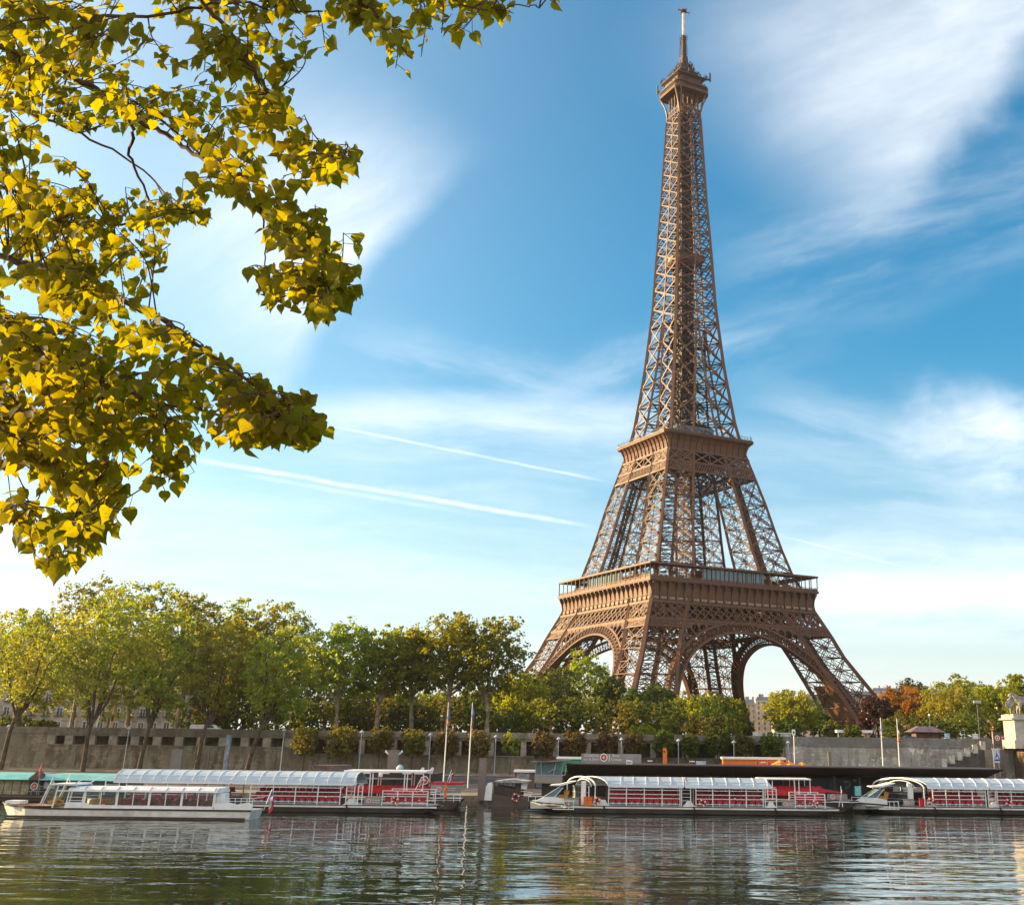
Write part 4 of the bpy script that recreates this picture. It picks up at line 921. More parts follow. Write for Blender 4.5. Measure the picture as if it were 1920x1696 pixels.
# ------------------------------------------------------------------ boats
def emblem(parent, x, z, r, y=-.03):
    """round sign: pale ring, orange diamond and a small white star"""
    e = MB().disc((x, y, z), r, .03, 18).build('emblem', mat('emblem_red', (.42, .05, .05), .5), parent)
    MB().disc((x, y-.02, z), r*1.12, .02, 18, r_in=r*.84).build('ring', WHITE_M, e)
    MB().prism([(x-r*.62, z), (x, z-r*.62), (x+r*.62, z), (x, z+r*.62)], y-.045, y-.02).build('diamond', ORANGE, e)
    s = []
    for k in range(8): rr = r*(.42 if k % 2 == 0 else .16); s.append((x+rr*math.cos(k*math.pi/4), z+rr*math.sin(k*math.pi/4)))
    MB().prism(s, y-.065, y-.04).build('star', WHITE_M, e); return e
def hull(parent, L, B, zd, rake_b=3.0, rake_s=2.0, sheer=.5, mt=DARK, stripe=HULLW, name='hull', draft=-.5, stern_full=.8, bow_full=.12, stripe_h=.30, bow_white=0.0):
    """long river-boat hull: bow at x 0, stern at x L, near side at y 0"""
    st = [0, .02, .06, .12, .2, .35, .6, .8, .92, 1.0]; V = []; rows = []
    for f in st:
        hb = B/2*(min(1, bow_full+(1-bow_full)*math.sin(min(1, f/.16)*math.pi/2)) if f < .16 else 1)*(1 if f < .85 else 1-(1-stern_full)*((f-.85)/.15)**2)
        z = zd+sheer*max(0, 1-f/.2)**2; xd = L*f; xk = xd+(rake_b*max(0, 1-f/.15) if f < .15 else 0)-(rake_s*max(0, (f-.85)/.15))
        rows.append([(xk, B/2-hb*.8, draft), (xd*.4+xk*.6, B/2-hb*.96, .12), (xd, B/2-hb, z), (xd, B/2+hb, z), (xd*.4+xk*.6, B/2+hb*.96, .12), (xk, B/2+hb*.8, draft)])
    for r in rows: V += r
    F = []
    for i in range(len(st)-1):
        for k in range(5): F.append((i*6+k, (i+1)*6+k, (i+1)*6+k+1, i*6+k+1))
    F += [tuple(range(6)), tuple(range((len(st)-1)*6, len(st)*6))[::-1]]
    o = MB().add(V, F).build(name, mt, parent)
    for side in (2, 3):
        m = MB()
        for a, b in zip(rows, rows[1:]):
            p, q = Vector(a[side]), Vector(b[side]); s_ = -.05 if side == 2 else .05; ha = stripe_h+bow_white*max(0, 1-(p.x/L)/.13); hb = stripe_h+bow_white*max(0, 1-(q.x/L)/.13)
            m.add([(p.x, p.y+s_, p.z-ha), (q.x, q.y+s_, q.z-hb), (q.x, q.y+s_, q.z-.05), (p.x, p.y+s_, p.z-.05), (p.x, p.y-s_*.5, p.z-ha), (q.x, q.y-s_*.5, q.z-hb), (q.x, q.y-s_*.5, q.z-.05), (p.x, p.y-s_*.5, p.z-.05)], [(0, 1, 2, 3), (0, 4, 5, 1), (3, 2, 6, 7)])
        m.build('stripe', stripe, o)
        m = MB()
        for a, b in zip(rows, rows[1:]): m.beam(Vector(a[side]), Vector(b[side]), .14, .10)
        m.build('rubbing_strake', BLACK, o)
    return o
SEAT = MB().prism([(-.30, .42), (.30, .42), (.34, .60), (.33, .98), (.24, 1.06), (-.24, 1.06), (-.33, .98), (-.34, .60)], -.06, .06).box(-.32, .32, 0, .5, .38, .48).build('seat', RED)
SEATL = MB().box(-.05, .05, .05, .3, 0, .38).box(-.3, .3, .12, .18, .30, .36).build('seat_frame', WHITE_M, SEAT)
COL.objects.unlink(SEAT); COL.objects.unlink(SEATL)
def seat_row(parent, x0, x1, y, z, n=None, mt=None):
    n = n or int((x1-x0)/.80); 
    for i in range(n):
        s_ = SEAT.copy(); COL.objects.link(s_); s_.parent = parent; s_.location = (x0+(x1-x0)*(i+.5)/n, y, z)
        l_ = SEATL.copy(); COL.objects.link(l_); l_.parent = s_
def bench_row(parent, x0, x1, y, z, mt):
    m = MB(); n = int((x1-x0)/.8)
    for i in range(n):
        c = x0+(x1-x0)*(i+.5)/n; k = (x1-x0)/n*.46; m.prism([(c-k*.92, z+.35), (c+k*.92, z+.35), (c+k, z+.5), (c+k*.96, z+.92), (c+k*.7, z+1.0), (c-k*.7, z+1.0), (c-k*.96, z+.92), (c-k, z+.5)], y-.06, y+.06)
    m.box(x0, x1, y, y+.45, z+.3, z+.42); m.build('bench_row', mt, parent)
def arch_pts(B, ze, zt, n=10): return [(B/2-math.cos(math.pi*i/n)*B/2, ze+math.sin(math.pi*i/n)*(zt-ze)) for i in range(n+1)]
def arch_roof(parent, x0, x1, B, ze, zt, step, slope_end=0.0, open_from=0.0, skew=0.0):
    P = arch_pts(B, ze, zt); m = MB(); xo = x0+open_from; sk = lambda y: -skew*y/B
    V = [(x, y, z) for x in (xo, x1) for y, z in P]+[(x, y*(1-.012)+.006*B, z-.05) for x in (xo, x1) for y, z in P]; n = len(P)
    if slope_end:
        for q_ in (n, 3*n):
            for i in range(n): V[q_+i] = (x1+slope_end*(1-(P[i][1]-ze)/(zt-ze)), V[q_+i][1], V[q_+i][2])
    for q_ in (0, 2*n):
        for i in range(n): V[q_+i] = (V[q_+i][0]+sk(V[q_+i][1]), V[q_+i][1], V[q_+i][2])
    F = [(i, n+i, n+i+1, i+1) for i in range(n-1)]+[(2*n+i, 2*n+i+1, 3*n+i+1, 3*n+i) for i in range(n-1)]+[(i, i+1, 2*n+i+1, 2*n+i) for i in range(n-1)]+[(n+i, 3*n+i, 3*n+i+1, n+i+1) for i in range(n-1)]
    F += [(0, 2*n, 3*n, n), (n-1, 2*n-1, 4*n-1, 3*n-1)]
    r = m.add(V, F).build('roof', ROOFP, parent)
    m = MB(); k = max(1, int((x1-x0)/step))
    for i in range(k+1):
        x = x0+(x1-x0)*i/k; e = 1 if i == 0 else 0
        for a, b in zip(P, P[1:]): m.beam((x+e*sk(a[0]), a[0], a[1]+.03), (x+e*sk(b[0]), b[0], b[1]+.03), .10, .08, (1, 0, 0))
    for y, z in (P[0], P[-1]): m.beam((x0+sk(y), y, z), (x1, y, z), .14, .16)
    for j in (2, 5, 8): m.beam((xo+sk(P[j][0]), P[j][0], P[j][1]+.03), (x1, P[j][0], P[j][1]+.03), .06, .05)
    m.build('roof_rib', WHITE_M, r); return r
def side_bay(parent, x0, x1, zd, ze, B, nposts=4, seats=True, step2=.85):
    """open seating bay: posts, three rails, rows of red seats rising inwards"""
    for yy_ in (.12, B-.12):
        m = MB()
        for i in range(nposts+1): x = x0+(x1-x0)*i/nposts; m.box(x-.06, x+.06, yy_-.06, yy_+.06, zd, ze)
        for z in (zd+.42, zd+1.18, zd+1.75, zd+2.35): m.beam((x0, yy_, z), (x1, yy_, z), .09 if z > zd+1 else .08)
        m.build('side_frame', WHITE_M, parent)
    m = MB().box(x0, x1, .3, 1.1, zd, zd+.25); m.build('plinth', GREYM, parent)
    seat_row(parent, x0+.15, x1-.15, .32, zd+.20)
    MB().box(x0, x1, 1.6, B-.4, zd, zd+.75).build('raised_floor', mat('dark_red_brown_floor', (.10, .03, .03), .7), parent)
    bench_row(parent, x0+.15, x1-.15, 1.9, zd+.72, mat('worn_red_seat_vinyl', (.36, .03, .03), .6, 0, .12, 2))
    bench_row(parent, x0+.15, x1-.15, 3.4, zd+1.15, RED)
def logo_board(parent, x0, x1, z0, z1, y, wd=2, em=.24):
    b = MB().box(x0, x1, y, y+.06, z0, z1).build('logo_board', TAUPE_L, parent); zc = (z0+z1)/2
    emblem(b, x0+(x1-x0)*.28, zc, em, y-.03); text('Vedettes\nde Paris', (z1-z0)*.26, WHITE_M, b, (x0+(x1-x0)*.68, y-.02, zc)); return b
def vent_block(parent, x0, x1, zd):
    w_ = x1-x0; MB().prism([(x0, zd), (x1, zd), (x1-w_*.22, zd+.35), (x1-w_*.36, zd+.85), (x0+w_*.36, zd+.85), (x0+w_*.22, zd+.35)], .25, 1.5).build('vent_housing', WHITE, parent)
def stern_part(parent, x0, x1, zd, B):
    for yy_ in (.15, B-.15):
        m = MB()
        for i in range(4): x = x0+(x1-x0)*i/3; m.box(x-.06, x+.06, yy_-.06, yy_+.06, zd, zd+2.05)
        for z in (zd+.42, zd+1.3, zd+1.62, zd+2.05): m.beam((x0, yy_, z), (x1, yy_, z), .09)
        m.build('stern_rail', WHITE_M, parent)
    seat_row(parent, x0+.2, x1-.2, .40, zd+.2)
    bench_row(parent, x0+.2, x1-.2, 1.9, zd+.75, RED); bench_row(parent, x0+.2, x1-.2, 3.3, zd+.85, mat('worn_red_seat_vinyl', (.36, .03, .03)))
def stair_frame(parent, x0, x1, zd, ze):
    m = MB()
    for x in (x0, x1): m.box(x-.06, x+.06, .1, .22, zd, ze+.35)
    for i in range(5): z = zd+.9+i*.5; m.beam((x0, .3, z), (x1, .3, z), .06)
    m.beam((x0, .16, ze+.35), (x1, .16, ze+.35), .09); m.build('stair_frame', WHITE_M, parent)
def bow_cab(parent, zd, B):
    """low white wheelhouse with a raked blue windscreen and a swept roof blade"""
    y0, y1 = B*.22, B*.78
    c = MB().prism([(.6, zd+.35), (4.6, zd+.05), (4.6, zd+.75), (3.2, zd+1.05), (1.9, zd+1.0)], y0, y1).build('wheelhouse', WHITE, parent)
    MB().add([(1.7, y0+.1, zd+.98), (3.9, y0+.3, zd+2.55), (3.9, y1-.3, zd+2.55), (1.7, y1-.1, zd+.98), (3.2, y0, zd+1.02), (4.3, y0+.2, zd+2.4), (3.2, y1, zd+1.02), (4.3, y1-.2, zd+2.4)], [(0, 1, 2, 3), (0, 4, 5, 1), (3, 2, 7, 6)]).build('windscreen', GLASSB, c)
    m = MB().beam((1.7, y0+.1, zd+.98), (3.9, y0+.3, zd+2.55), .09).beam((1.7, y1-.1, zd+.98), (3.9, y1-.3, zd+2.55), .09).beam((2.9, (y0+y1)/2, zd+1.8), (3.9, (y0+y1)/2, zd+2.55), .07).beam((3.2, y0, zd+1.02), (4.3, y0+.2, zd+2.4), .08); m.build('windscreen_frame', WHITE_M, c)
    MB().prism([(2.5, zd+2.62), (4.0, zd+2.62), (5.6, zd+3.15), (5.9, zd+3.3), (5.3, zd+3.28), (3.8, zd+2.85), (2.6, zd+2.75)], y0, y1).build('roof_blade', WHITE, c)
    MB().box(3.7, 4.9, y0+.9, y1-.6, zd+.8, zd+1.3).box(4.4, 5.0, y0+.9, y1-.6, zd+1.3, zd+1.9).build('helm_seat', YEL, c)
def bow_bits(parent, zd, B, name_txt):
    MB().box(.2, 3.0, B*.3, B*.7, zd+.42, zd+.52).build('bow_mat', mat('pale_green_deck', (.30, .45, .40), .7), parent)
    m = MB()
    for i in range(5): x = -.2+i*.9; m.beam((x, B*.28, zd+.45), (x, B*.28, zd+1.15), .05)
    m.beam((-.2, B*.28, zd+1.15), (3.4, B*.28, zd+1.15), .06); m.build('bow_rail', WHITE_M, parent)
    m = MB()
    for x in (4.6, 5.2, 5.8): m.beam((x, -.1, zd-.5), (x, -.1, zd+.65), .07)
    for z in (zd-.5, zd+.65): m.beam((3.1, -.1, z), (5.9, -.1, z), .10)
    m.build('boarding_step', WHITE_M, parent)
    if name_txt: text(name_txt, .50, BLACK, parent, (4.0, -.16, zd-.02), 'boat_name')
def bow_frame(parent, x0, x1, zd, ze, zt, B):
    """slanted hoop that closes the roof towards the bow: near foot at x1, far foot at x0"""
    m = MB(); P = arch_pts(B, ze, zt, 14); f = lambda y: x1+(x0-x1)*y/B
    for a, b in zip(P, P[1:]): m.beam((f(a[0]), a[0], a[1]), (f(b[0]), b[0], b[1]), .15, .15, (1, 0, 0))
    P2 = arch_pts(B*.55, ze-.1, zt-.35, 10)
    for a, b in zip(P2, P2[1:]): m.beam((f(a[0]+B*.22)+.3, a[0]+B*.22, a[1]), (f(b[0]+B*.22)+.3, b[0]+B*.22, b[1]), .10, .10, (1, 0, 0))
    for y in (.03, B*.22, B*.77, B-.03): m.box(f(y)-.06, f(y)+.06, y-.06, y+.06, zd, ze)
    for z in (zd+1.0, zd+1.8, zd+2.6): m.beam((f(B*.25), B*.25, z), (f(B*.8), B*.8, z), .05)
    m.build('bow_frame', WHITE_M, parent)
    MB().box(x1-1.9, x1-1.3, 1.4, 2.0, zd, ze+.7).build('door_post', WHITE, parent)
    m = MB()
    for k in (0, 1): y = B*.3+k*B*.25; m.add([(f(y), y, zd+.9), (f(y+1.4), y+1.4, zd+.9), (f(y+1.4), y+1.4, ze), (f(y), y, ze)], [(0, 1, 2, 3)])
    m.build('glazed_screen', GLASS, parent)
def lifebuoy(label, loc, r=.36):
    t = thing('lifebuoy', label, 'lifebuoy', loc, 0, 'orange lifebuoys on the boats'); MB().torus((0, 0, 0), r, .10).build('ring', mat('lifebuoy_orange', (.60, .10, .03), .5), t, smooth=True)
    for k in range(4):
        m = MB(); a = k*math.pi/2+.4; m.beam((math.cos(a)*(r-.13), -.02, math.sin(a)*(r-.13)), (math.cos(a)*(r+.13), -.02, math.sin(a)*(r+.13)), .14, .23, (0, 1, 0))
        m.build('band', WHITE_M, t)
def tour_boat(label, px_bow, px_stern, Y, z_roof, bays, roofs, cab=True, txt=None, B=6.4, bow_x=None):
    """long sightseeing boat; bays and roofs are given as image columns and turned into metres"""
    s_ = Y/FS; X0 = at(px_bow, 1520, Y).x-.5; L = (px_stern-px_bow)*s_; mx = lambda p: (p-px_bow)*s_; zd = 1.05; ze = zd+2.75
    t = thing('tour_boat', label, 'boat', (X0, Y, 0), 0, 'roofed sightseeing boats moored by the quay')
    hull(t, L, B, zd, 3.2, 2.4, .45, bow_white=.75)
    MB().box(1.5, L-.6, .5, B-.5, zd-.06, zd+.02).build('deck', mat('grey_deck', (.30, .30, .30), .8, 0, .12, 1), t)
    for i, (a, b, c) in enumerate(roofs): arch_roof(t, mx(a), mx(b), B, ze+.02, z_roof, .0+1.55, c[1], 0, c[0])
    for a, b, n in bays: side_bay(t, mx(a), mx(b), zd, ze, B, n)
    t.scale.z = .85; return t, mx, zd, ze
# --- boat in the middle of the picture
Y = 163.0; gb = 'roofed sightseeing boats moored by the quay'
t, mx, zd, ze = tour_boat('long roofed boat with red seats moored under the brown canopy, orange crates at its bow', 998, 1580, Y, 5.12, [(1147, 1281, 4), (1311, 1437, 4)], [(1146, 1288, (4.4, 0)), (1291, 1446, (0, .7))])
bow_cab(t, zd+.1, 6.4); bow_bits(t, zd, 6.4, 'Caroline Aubin'); bow_frame(t, mx(1064), mx(1122), zd, ze, 5.12, 6.4)
logo_board(t, mx(1064), mx(1092), zd+.05, zd+1.15, .02); vent_block(t, mx(1120), mx(1152), zd); vent_block(t, mx(1285), mx(1312), zd); vent_block(t, mx(1440), mx(1464), zd)
stair_frame(t, mx(1284), mx(1301), zd, ze); stair_frame(t, mx(1441), mx(1462), zd, ze-.4)
logo_board(t, mx(1472), mx(1495), zd+.05, zd+1.15, .02); stern_part(t, mx(1497), mx(1553), zd, 6.4)
m = MB()
for p in (1138, 1306, 1458): m.beam((mx(p), -.1, zd+.1), (mx(p)+.45, -.16, .1), .16)
m.build('fender', BLACK, t)
X = lambda p, Y_: at(p, 1510, Y_).x
for k, (a, b) in enumerate(((1094, 1101), (1102, 1110))):
    c = thing('crate', f'orange locker crate on the bow deck of the middle boat, {["left", "right"][k]} of the pair', 'crate', (X(a, Y), Y+.02, .92), 0, 'orange locker crates'); w_ = (b-a)*Y/FS
    MB().box(0, w_, 0, .7, 0, .98).build('body', ORANGE, c); MB().box(-.02, w_+.02, -.03, .73, .62, .70).box(-.02, w_+.02, -.03, .73, .98, 1.06).box(w_/2-.05, w_/2+.05, -.05, 0, .75, .9).build('lid', mat('orange_lid', (.62, .13, .015), .5), c)
lifebuoy('lifebuoy beside the orange crates on the middle boat', (X(1119, Y), Y-.12, 1.55)); lifebuoy('lifebuoy amidships on the middle boat', (X(1317, Y), Y-.12, 1.45)); lifebuoy('lifebuoy on the stern rail of the middle boat', (X(1528, Y), Y-.12, 1.5))
# --- boat on the right, cut by the frame
Y = 171.0
t, mx, zd, ze = tour_boat('roofed boat with red seats cut by the right edge, red crate at its bow', 1612, 2150, Y, 5.25, [(1758, 1857, 4), (1879, 2010, 5)], [(1750, 1864, (5.6, 0)), (1866, 2030, (0, .7))])
bow_cab(t, zd+.15, 6.4); bow_bits(t, zd+.1, 6.4, None); bow_frame(t, mx(1662), mx(1742), zd, ze, 5.22, 6.4)
logo_board(t, mx(1702), mx(1722), zd+.05, zd+1.2, .02); vent_block(t, mx(1738), mx(1766), zd); vent_block(t, mx(1862), mx(1884), zd); stair_frame(t, mx(1862), mx(1876), zd, ze)
m = MB()
for p in (1758, 1881): m.beam((mx(p), -.1, zd+.1), (mx(p)+.5, -.16, .1), .16)
m.build('fender', BLACK, t)
c = thing('crate', 'red locker crate on the bow deck of the right hand boat', 'crate', (X(1725, Y), Y+.02, .92)); MB().box(0, .9, 0, .7, 0, 1.0).build('body', RED, c); MB().box(-.02, .92, -.03, .73, 1.0, 1.07).box(.42, .5, -.03, 0, .1, .95).build('lid', mat('dark_red_lid', (.34, .015, .02), .5), c)
lifebuoy('lifebuoy beside the red crate on the right hand boat', (X(1745, Y), Y-.12, 1.6)); lifebuoy('lifebuoy by the second bay of the right hand boat', (X(1891, Y), Y-.12, 1.6))
# --- big boat behind the white one on the left
Y = 157.5
t, mx, zd, ze = tour_boat('long roofed boat with red seats and ribbed pale roof, behind the white glazed boat', 150, 820, Y, 5.5, [(236, 428, 5), (470, 639, 4)], [(212, 432, (0, 0)), (434, 664, (0, .3))])
vent_block(t, mx(643), mx(676), zd); stair_frame(t, mx(650), mx(665), zd, ze); stair_frame(t, mx(672), mx(680), zd, ze-.4); stair_frame(t, mx(196), mx(222), zd+1, ze)
logo_board(t, mx(685), mx(716), zd+.05, zd+1.2, .02); stern_part(t, mx(718), mx(803), zd, 6.4)
m = MB()
for p in (652,): m.beam((mx(p), -.1, zd+.1), (mx(p)+.45, -.16, .1), .16)
m.build('fender', BLACK, t)
lifebuoy('lifebuoy on the stern rail of the boat behind the white one', (X(740, Y), Y-.14, 1.55))
# --- white glazed boat, nearest on the left
Y = 141.8; s_ = Y/FS; X0 = at(2, 1520, Y).x-1.0; mx = lambda p: (p-2)*s_; L = mx(484); B = 4.6; zd = 1.2
t = thing('glazed_boat', 'white glazed cabin boat moored in front at the left edge', 'boat', (X0, Y, 0))
t.scale.z = .86
hull(t, L, B, zd, 1.3, .4, .55, HULLW, mat('dark_wood_strip', (.09, .055, .035), .6), stern_full=.95, bow_full=.1, stripe_h=.16)
m = MB()
for side in (-.06,): m.box(1.6, L-.6, side, 0, .02, .30)
m.build('waterline_band', mat('brown_waterline', (.07, .05, .038), .7), t)
MB().prism([(.8, .9), (3.2, .35), (6.2, .2), (6.2, B-.2), (3.2, B-.35), (.8, B-.9)], zd+.18, zd+.26, 'z').build('foredeck', mat('reddish_deck_wood', (.30, .13, .07), .7, 0, .2, 2), t)
m = MB().box(mx(12), mx(40), B*.3, B*.7, zd+.35, zd+.75); m.build('bow_bench', WHITE, t)
x0, x1 = mx(168), mx(411)
MB().box(mx(135), x1, .25, B-.25, zd, zd+.42).build('cabin_sill', WHITE, t)
npan = 8; w_ = (x1-x0)/npan; m = MB(); gl = MB()
for yy_ in (.27, B-.33):
    for i in range(npan+1): x = x0+i*w_; k = .13 if i % 2 == 0 else .05; m.box(x-k, x+k, yy_, yy_+.07, zd+.42, zd+2.05)
    gl.box(x0, x1, yy_+.02, yy_+.035, zd+.42, zd+2.05)
m.build('window_frame', WHITE_M, t); gl.build('glazing', GLASS, t)
MB().prism([(.1, zd+2.05), (.12, zd+2.28), (.7, zd+2.62), (B-.7, zd+2.62), (B-.12, zd+2.28), (B-.1, zd+2.05)], mx(136), x1+.3, 'x').build('roof', WHITE, t)
m = MB()
for i in range(9): x = x0+i*w_; m.beam((x, .12, zd+2.28), (x, .7, zd+2.64), .08)
m.build('roof_seam', GREYM, t)
seat_row_m = (ORED, YEL, ORED)
for k, yy_ in enumerate((1.0, 2.3, 3.6)):
    for j in range(npan): 
        a = x0+j*w_+.25; bench_row(t, a, a+w_-.5, yy_, zd-.12+.2, YEL if (k == 0 and j < 2) or (k == 2 and j % 3 == 0) else ORED)
MB().box(x0, x1, .5, B-.5, zd+.0, zd+.22).build('cabin_floor', mat('ochre_floor', (.32, .17, .06), .7), t)
y0, y1 = .3, B-.3                                          # wheelhouse frame
for y in (y0, y1):
    m = MB()
    m.beam((mx(86), y, zd+.3), (mx(99), y, zd+2.9), .13); m.beam((mx(90), y, zd+.3), (mx(102), y, zd+2.9), .06); m.beam((mx(110), y, zd), (mx(115), y, zd+2.8), .12); m.beam((mx(134), y, zd), (mx(138), y, zd+2.3), .10); m.beam((mx(99), y, zd+2.9), (mx(104), y, zd+4.1), .10); m.beam((mx(100), y, zd+3.6), (mx(106), y, zd+3.0), .06)
    m.beam((mx(115), y, zd+2.1), (mx(138), y, zd+2.1), .13); m.beam((mx(88), y, zd+.35), (mx(112), y, zd+.35), .09)
    m.beam((mx(138), y, zd+.95), (mx(166), y, zd+.95), .06); m.beam((mx(138), y, zd+1.35), (mx(166), y, zd+1.35), .06)
    m.beam((mx(145), y, zd+2.9), (mx(155), y, zd+3.4), .12); m.beam((mx(155), y, zd+3.4), (mx(174), y, zd+3.9), .12); m.beam((mx(145), y, zd+2.9), (mx(158), y, zd+2.3), .06)
    m.build('wheelhouse_frame', WHITE_M, t)
MB().prism([(mx(98), zd+2.78), (mx(148), zd+2.78), (mx(146), zd+3.0), (mx(100), zd+2.95)], .1, B-.1).build('wheelhouse_roof', WHITE, t)
m = MB()
for y in (y0+.02, y1-.02): m.add([(mx(88), y, zd+.4), (mx(111), y, zd+.4), (mx(115), y, zd+2.75), (mx(99), y, zd+2.75)], [(0, 1, 2, 3)]).add([(mx(113), y, zd+.4), (mx(134), y, zd+.4), (mx(137), y, zd+2.05), (mx(116), y, zd+2.05)], [(0, 1, 2, 3)])
m.add([(mx(88), y0, zd+.4), (mx(88), y1, zd+.4), (mx(99), y1, zd+2.75), (mx(99), y0, zd+2.75)], [(0, 1, 2, 3)]); m.build('wheelhouse_glazing', GLASS, t)
MB().box(mx(136), mx(166), .12, .22, zd, zd+.75).build('side_gate', WHITE, t)
MB().box(mx(99), mx(107), 1.6, 2.6, zd+.5, zd+1.3).box(mx(93), mx(107), 1.2, 3.4, zd+.3, zd+.75).build('helm', YEL, t)
MB().prism([(mx(413), zd-.05), (mx(484), zd-.05), (mx(485), zd+.75), (mx(475), zd+.95), (mx(455), zd+.7), (mx(440), zd+.95), (mx(425), zd+.8), (mx(413), zd+.8)], .12, .24).build('stern_bulwark', WHITE, t)
m = MB()
for i in range(7): x = mx(418)+i*mx(13); m.beam((x, .18, zd+.7), (x, .18, zd+1.45), .06)
for z in (zd+1.1, zd+1.45): m.beam((mx(413), .18, z), (mx(485), .18, z), .07)
m.beam((mx(485), .18, zd+1.45), (mx(485), B-.2, zd+1.45), .07); m.build('stern_rail', WHITE_M, t)
MB().box(mx(411), mx(428), .8, 2.2, zd, zd+2.0).build('stern_hatch', WHITE, t)
def flag(label, loc, pole, cloth, cols=(BLUEF, WHITEF, REDF), gp=None):
    """small tricolour hanging in folds from a slanting staff"""
    t = thing('flag', label, 'flag', loc, 0, gp); a, b = Vector((0, 0, 0)), Vector(pole); MB().tube([a, b], [.035, .025], 6).build('staff', WHITE_M, t)
    n = 9; V = []; F = []; k = cloth
    m = MB()
    for c in range(3):
        m.cur = c; V = []; F = []
        for i in range(4):
            u = (c+i/3)/3
            for j in range(n):
                v = j/(n-1); p_ = a+(b-a)*(.98-.42*v); V.append((p_.x+u*k[0]*(.9-.35*v)+.05*math.sin(7*v+5*u), p_.y+.14*math.sin(9*u+3*v), p_.z-u*k[1]-.06*math.sin(6*u+4*v)))
        for i in range(3):
            for j in range(n-1): F.append((i*n+j, (i+1)*n+j, (i+1)*n+j+1, i*n+j+1))
        m.add(V, F)
    m.build('cloth', list(cols), t, smooth=True)
gf = 'french flags at the boat sterns'
flag('blue white red flag drooping at the stern of the white glazed boat', (at(494, 1520, 141.5).x, 141.5, 1.1), (.75, -.2, 2.2), (.5, 1.7), gp=gf)
# --- flat canopied boat behind the stern of the big left boat
Y = 166.0; s_ = Y/FS; X0 = at(600, 1500, Y).x; mx = lambda p: (p-600)*s_; L = mx(862); B = 5.6; zd = 1.55
t = thing('open_boat', 'brown open boat with red seats and flat white canopy, left behind the long roofed boat', 'boat', (X0, Y, 0))
t.scale.z = .85
hull(t, L, B, zd, 2, 1.5, .2, TAUPE, HULLW, stripe_h=.18)
MB().box(1, L-.5, .4, B-.4, zd-.04, zd+.05).build('deck', mat('grey_deck', (.30, .30, .30)), t)
MB().box(mx(640), mx(795), -.1, B+.1, 5.35, 5.6).build('canopy', WHITE, t)
m = MB()
for p in (640, 690, 695, 755, 760, 790):
    for y in (.1, B-.1): m.box(mx(p)-.06, mx(p)+.06, y-.06, y+.06, zd, 5.4)
m.build('canopy_post', WHITE_M, t)
m = MB()
for p in (672, 708, 750, 773): m.box(mx(p), mx(p)+1.2, .0, .5, 5.15, 5.35)
m.lathe(mx(710), -.2, [(.05, 4.7), (.28, 4.75), (.28, 5.2), (.1, 5.3)], 10); m.build('canopy_lamp', WHITE, t)
for k, (yy_, zz) in enumerate(((.5, .85), (1.9, 1.05), (3.4, 1.2))): bench_row(t, mx(640), mx(806), yy_, zd+zz-.4, RED)
seat_row(t, mx(782), mx(804), .9, zd+.8)
logo_board(t, mx(805), mx(863), 2.45, 3.65, .0, em=.3); MB().box(mx(800), mx(862), .05, B-.1, 3.65, 3.95).build('red_awning', RED, t)
m = MB()
for z in (1.75, 2.3): m.beam((mx(806), -.2, z), (mx(866), -.2, z), .12)
for p in (812, 832, 850, 862): m.beam((mx(p), -.2, 1.2), (mx(p), -.2, 2.4), .08)
m.build('stern_platform', WHITE_M, t)
flag('blue white red flag on a slanting staff at the stern of the brown open boat', (at(831, 1483, 165.4).x, 165.4, 2.2), (.95, 0, 2.75), (.45, .6), gp=gf)
flag('short blue flag over the stern rail of the long roofed boat', (at(777, 1482, 161).x, 161, 2.4), (.8, 0, 1.75), (.35, .5), gp=gf)
t = thing('windsock', 'orange furled windsock hanging at the stern of the brown open boat', 'windsock', (at(835, 1490, 165.3).x, 165.3, 1.6)); MB().tube([(0, 0, 1.9), (.05, 0, 1.2), (-.02, 0, .55), (.03, 0, 0)], [.16, .2, .14, .18], 8).build('cloth', ORANGE, t); MB().lathe(.03, 0, [(.2, -.25), (.2, 0)], 8).build('weight', mat('deep_orange', (.5, .07, .02)), t)
# --- brown floating pavilion behind
Y = 174.0; s_ = Y/FS; X0 = at(560, 1480, Y).x; mx = lambda p: (p-560)*s_
t = thing('floating_pavilion', 'brown floating ticket pavilion with slanted end and round sign, behind the left boats', 'pontoon', (X0, Y, 0))
zt = lambda p, y: at(p, y, Y).z
MB().box(0, mx(850), -.5, 9, -.4, 1.0).build('pontoon', DARK, t)
MB().prism([(mx(640), 1.0), (mx(810), 1.0), (mx(814), zt(812, 1450)), (mx(650), zt(650, 1447)), (mx(640), zt(640, 1450))], 0, 7).build('cabin', mat('dark_taupe_cladding', (.038, .028, .022), .6), t)
MB().prism([(mx(586), zt(586, 1448)), (mx(646), zt(646, 1448)), (mx(640), zt(640, 1434)), (mx(583), zt(583, 1434))], 0, 5).box(mx(590), mx(640), .5, 5, 1, zt(600, 1448)).build('upper_cabin', mat('purplish_brown_panel', (.12, .075, .07), .5), t)
MB().box(mx(666), mx(772), -.5, 0, zt(700, 1460), zt(700, 1457)).build('visor', GREYM, t)
for a, b in ((668, 700), (703, 737), (740, 768)): MB().box(mx(a), mx(b), -.06, .02, zt(700, 1478), zt(700, 1461)).build('window', GLASSD, t)
MB().prism([(mx(724), zt(740, 1444)), (mx(755), zt(740, 1444)), (mx(750), zt(740, 1441)), (mx(716), zt(740, 1444)-.1)], 1, 4).build('roof_hump', TAUPE, t)
emblem(t, mx(795), zt(795, 1462), .52, -.06)
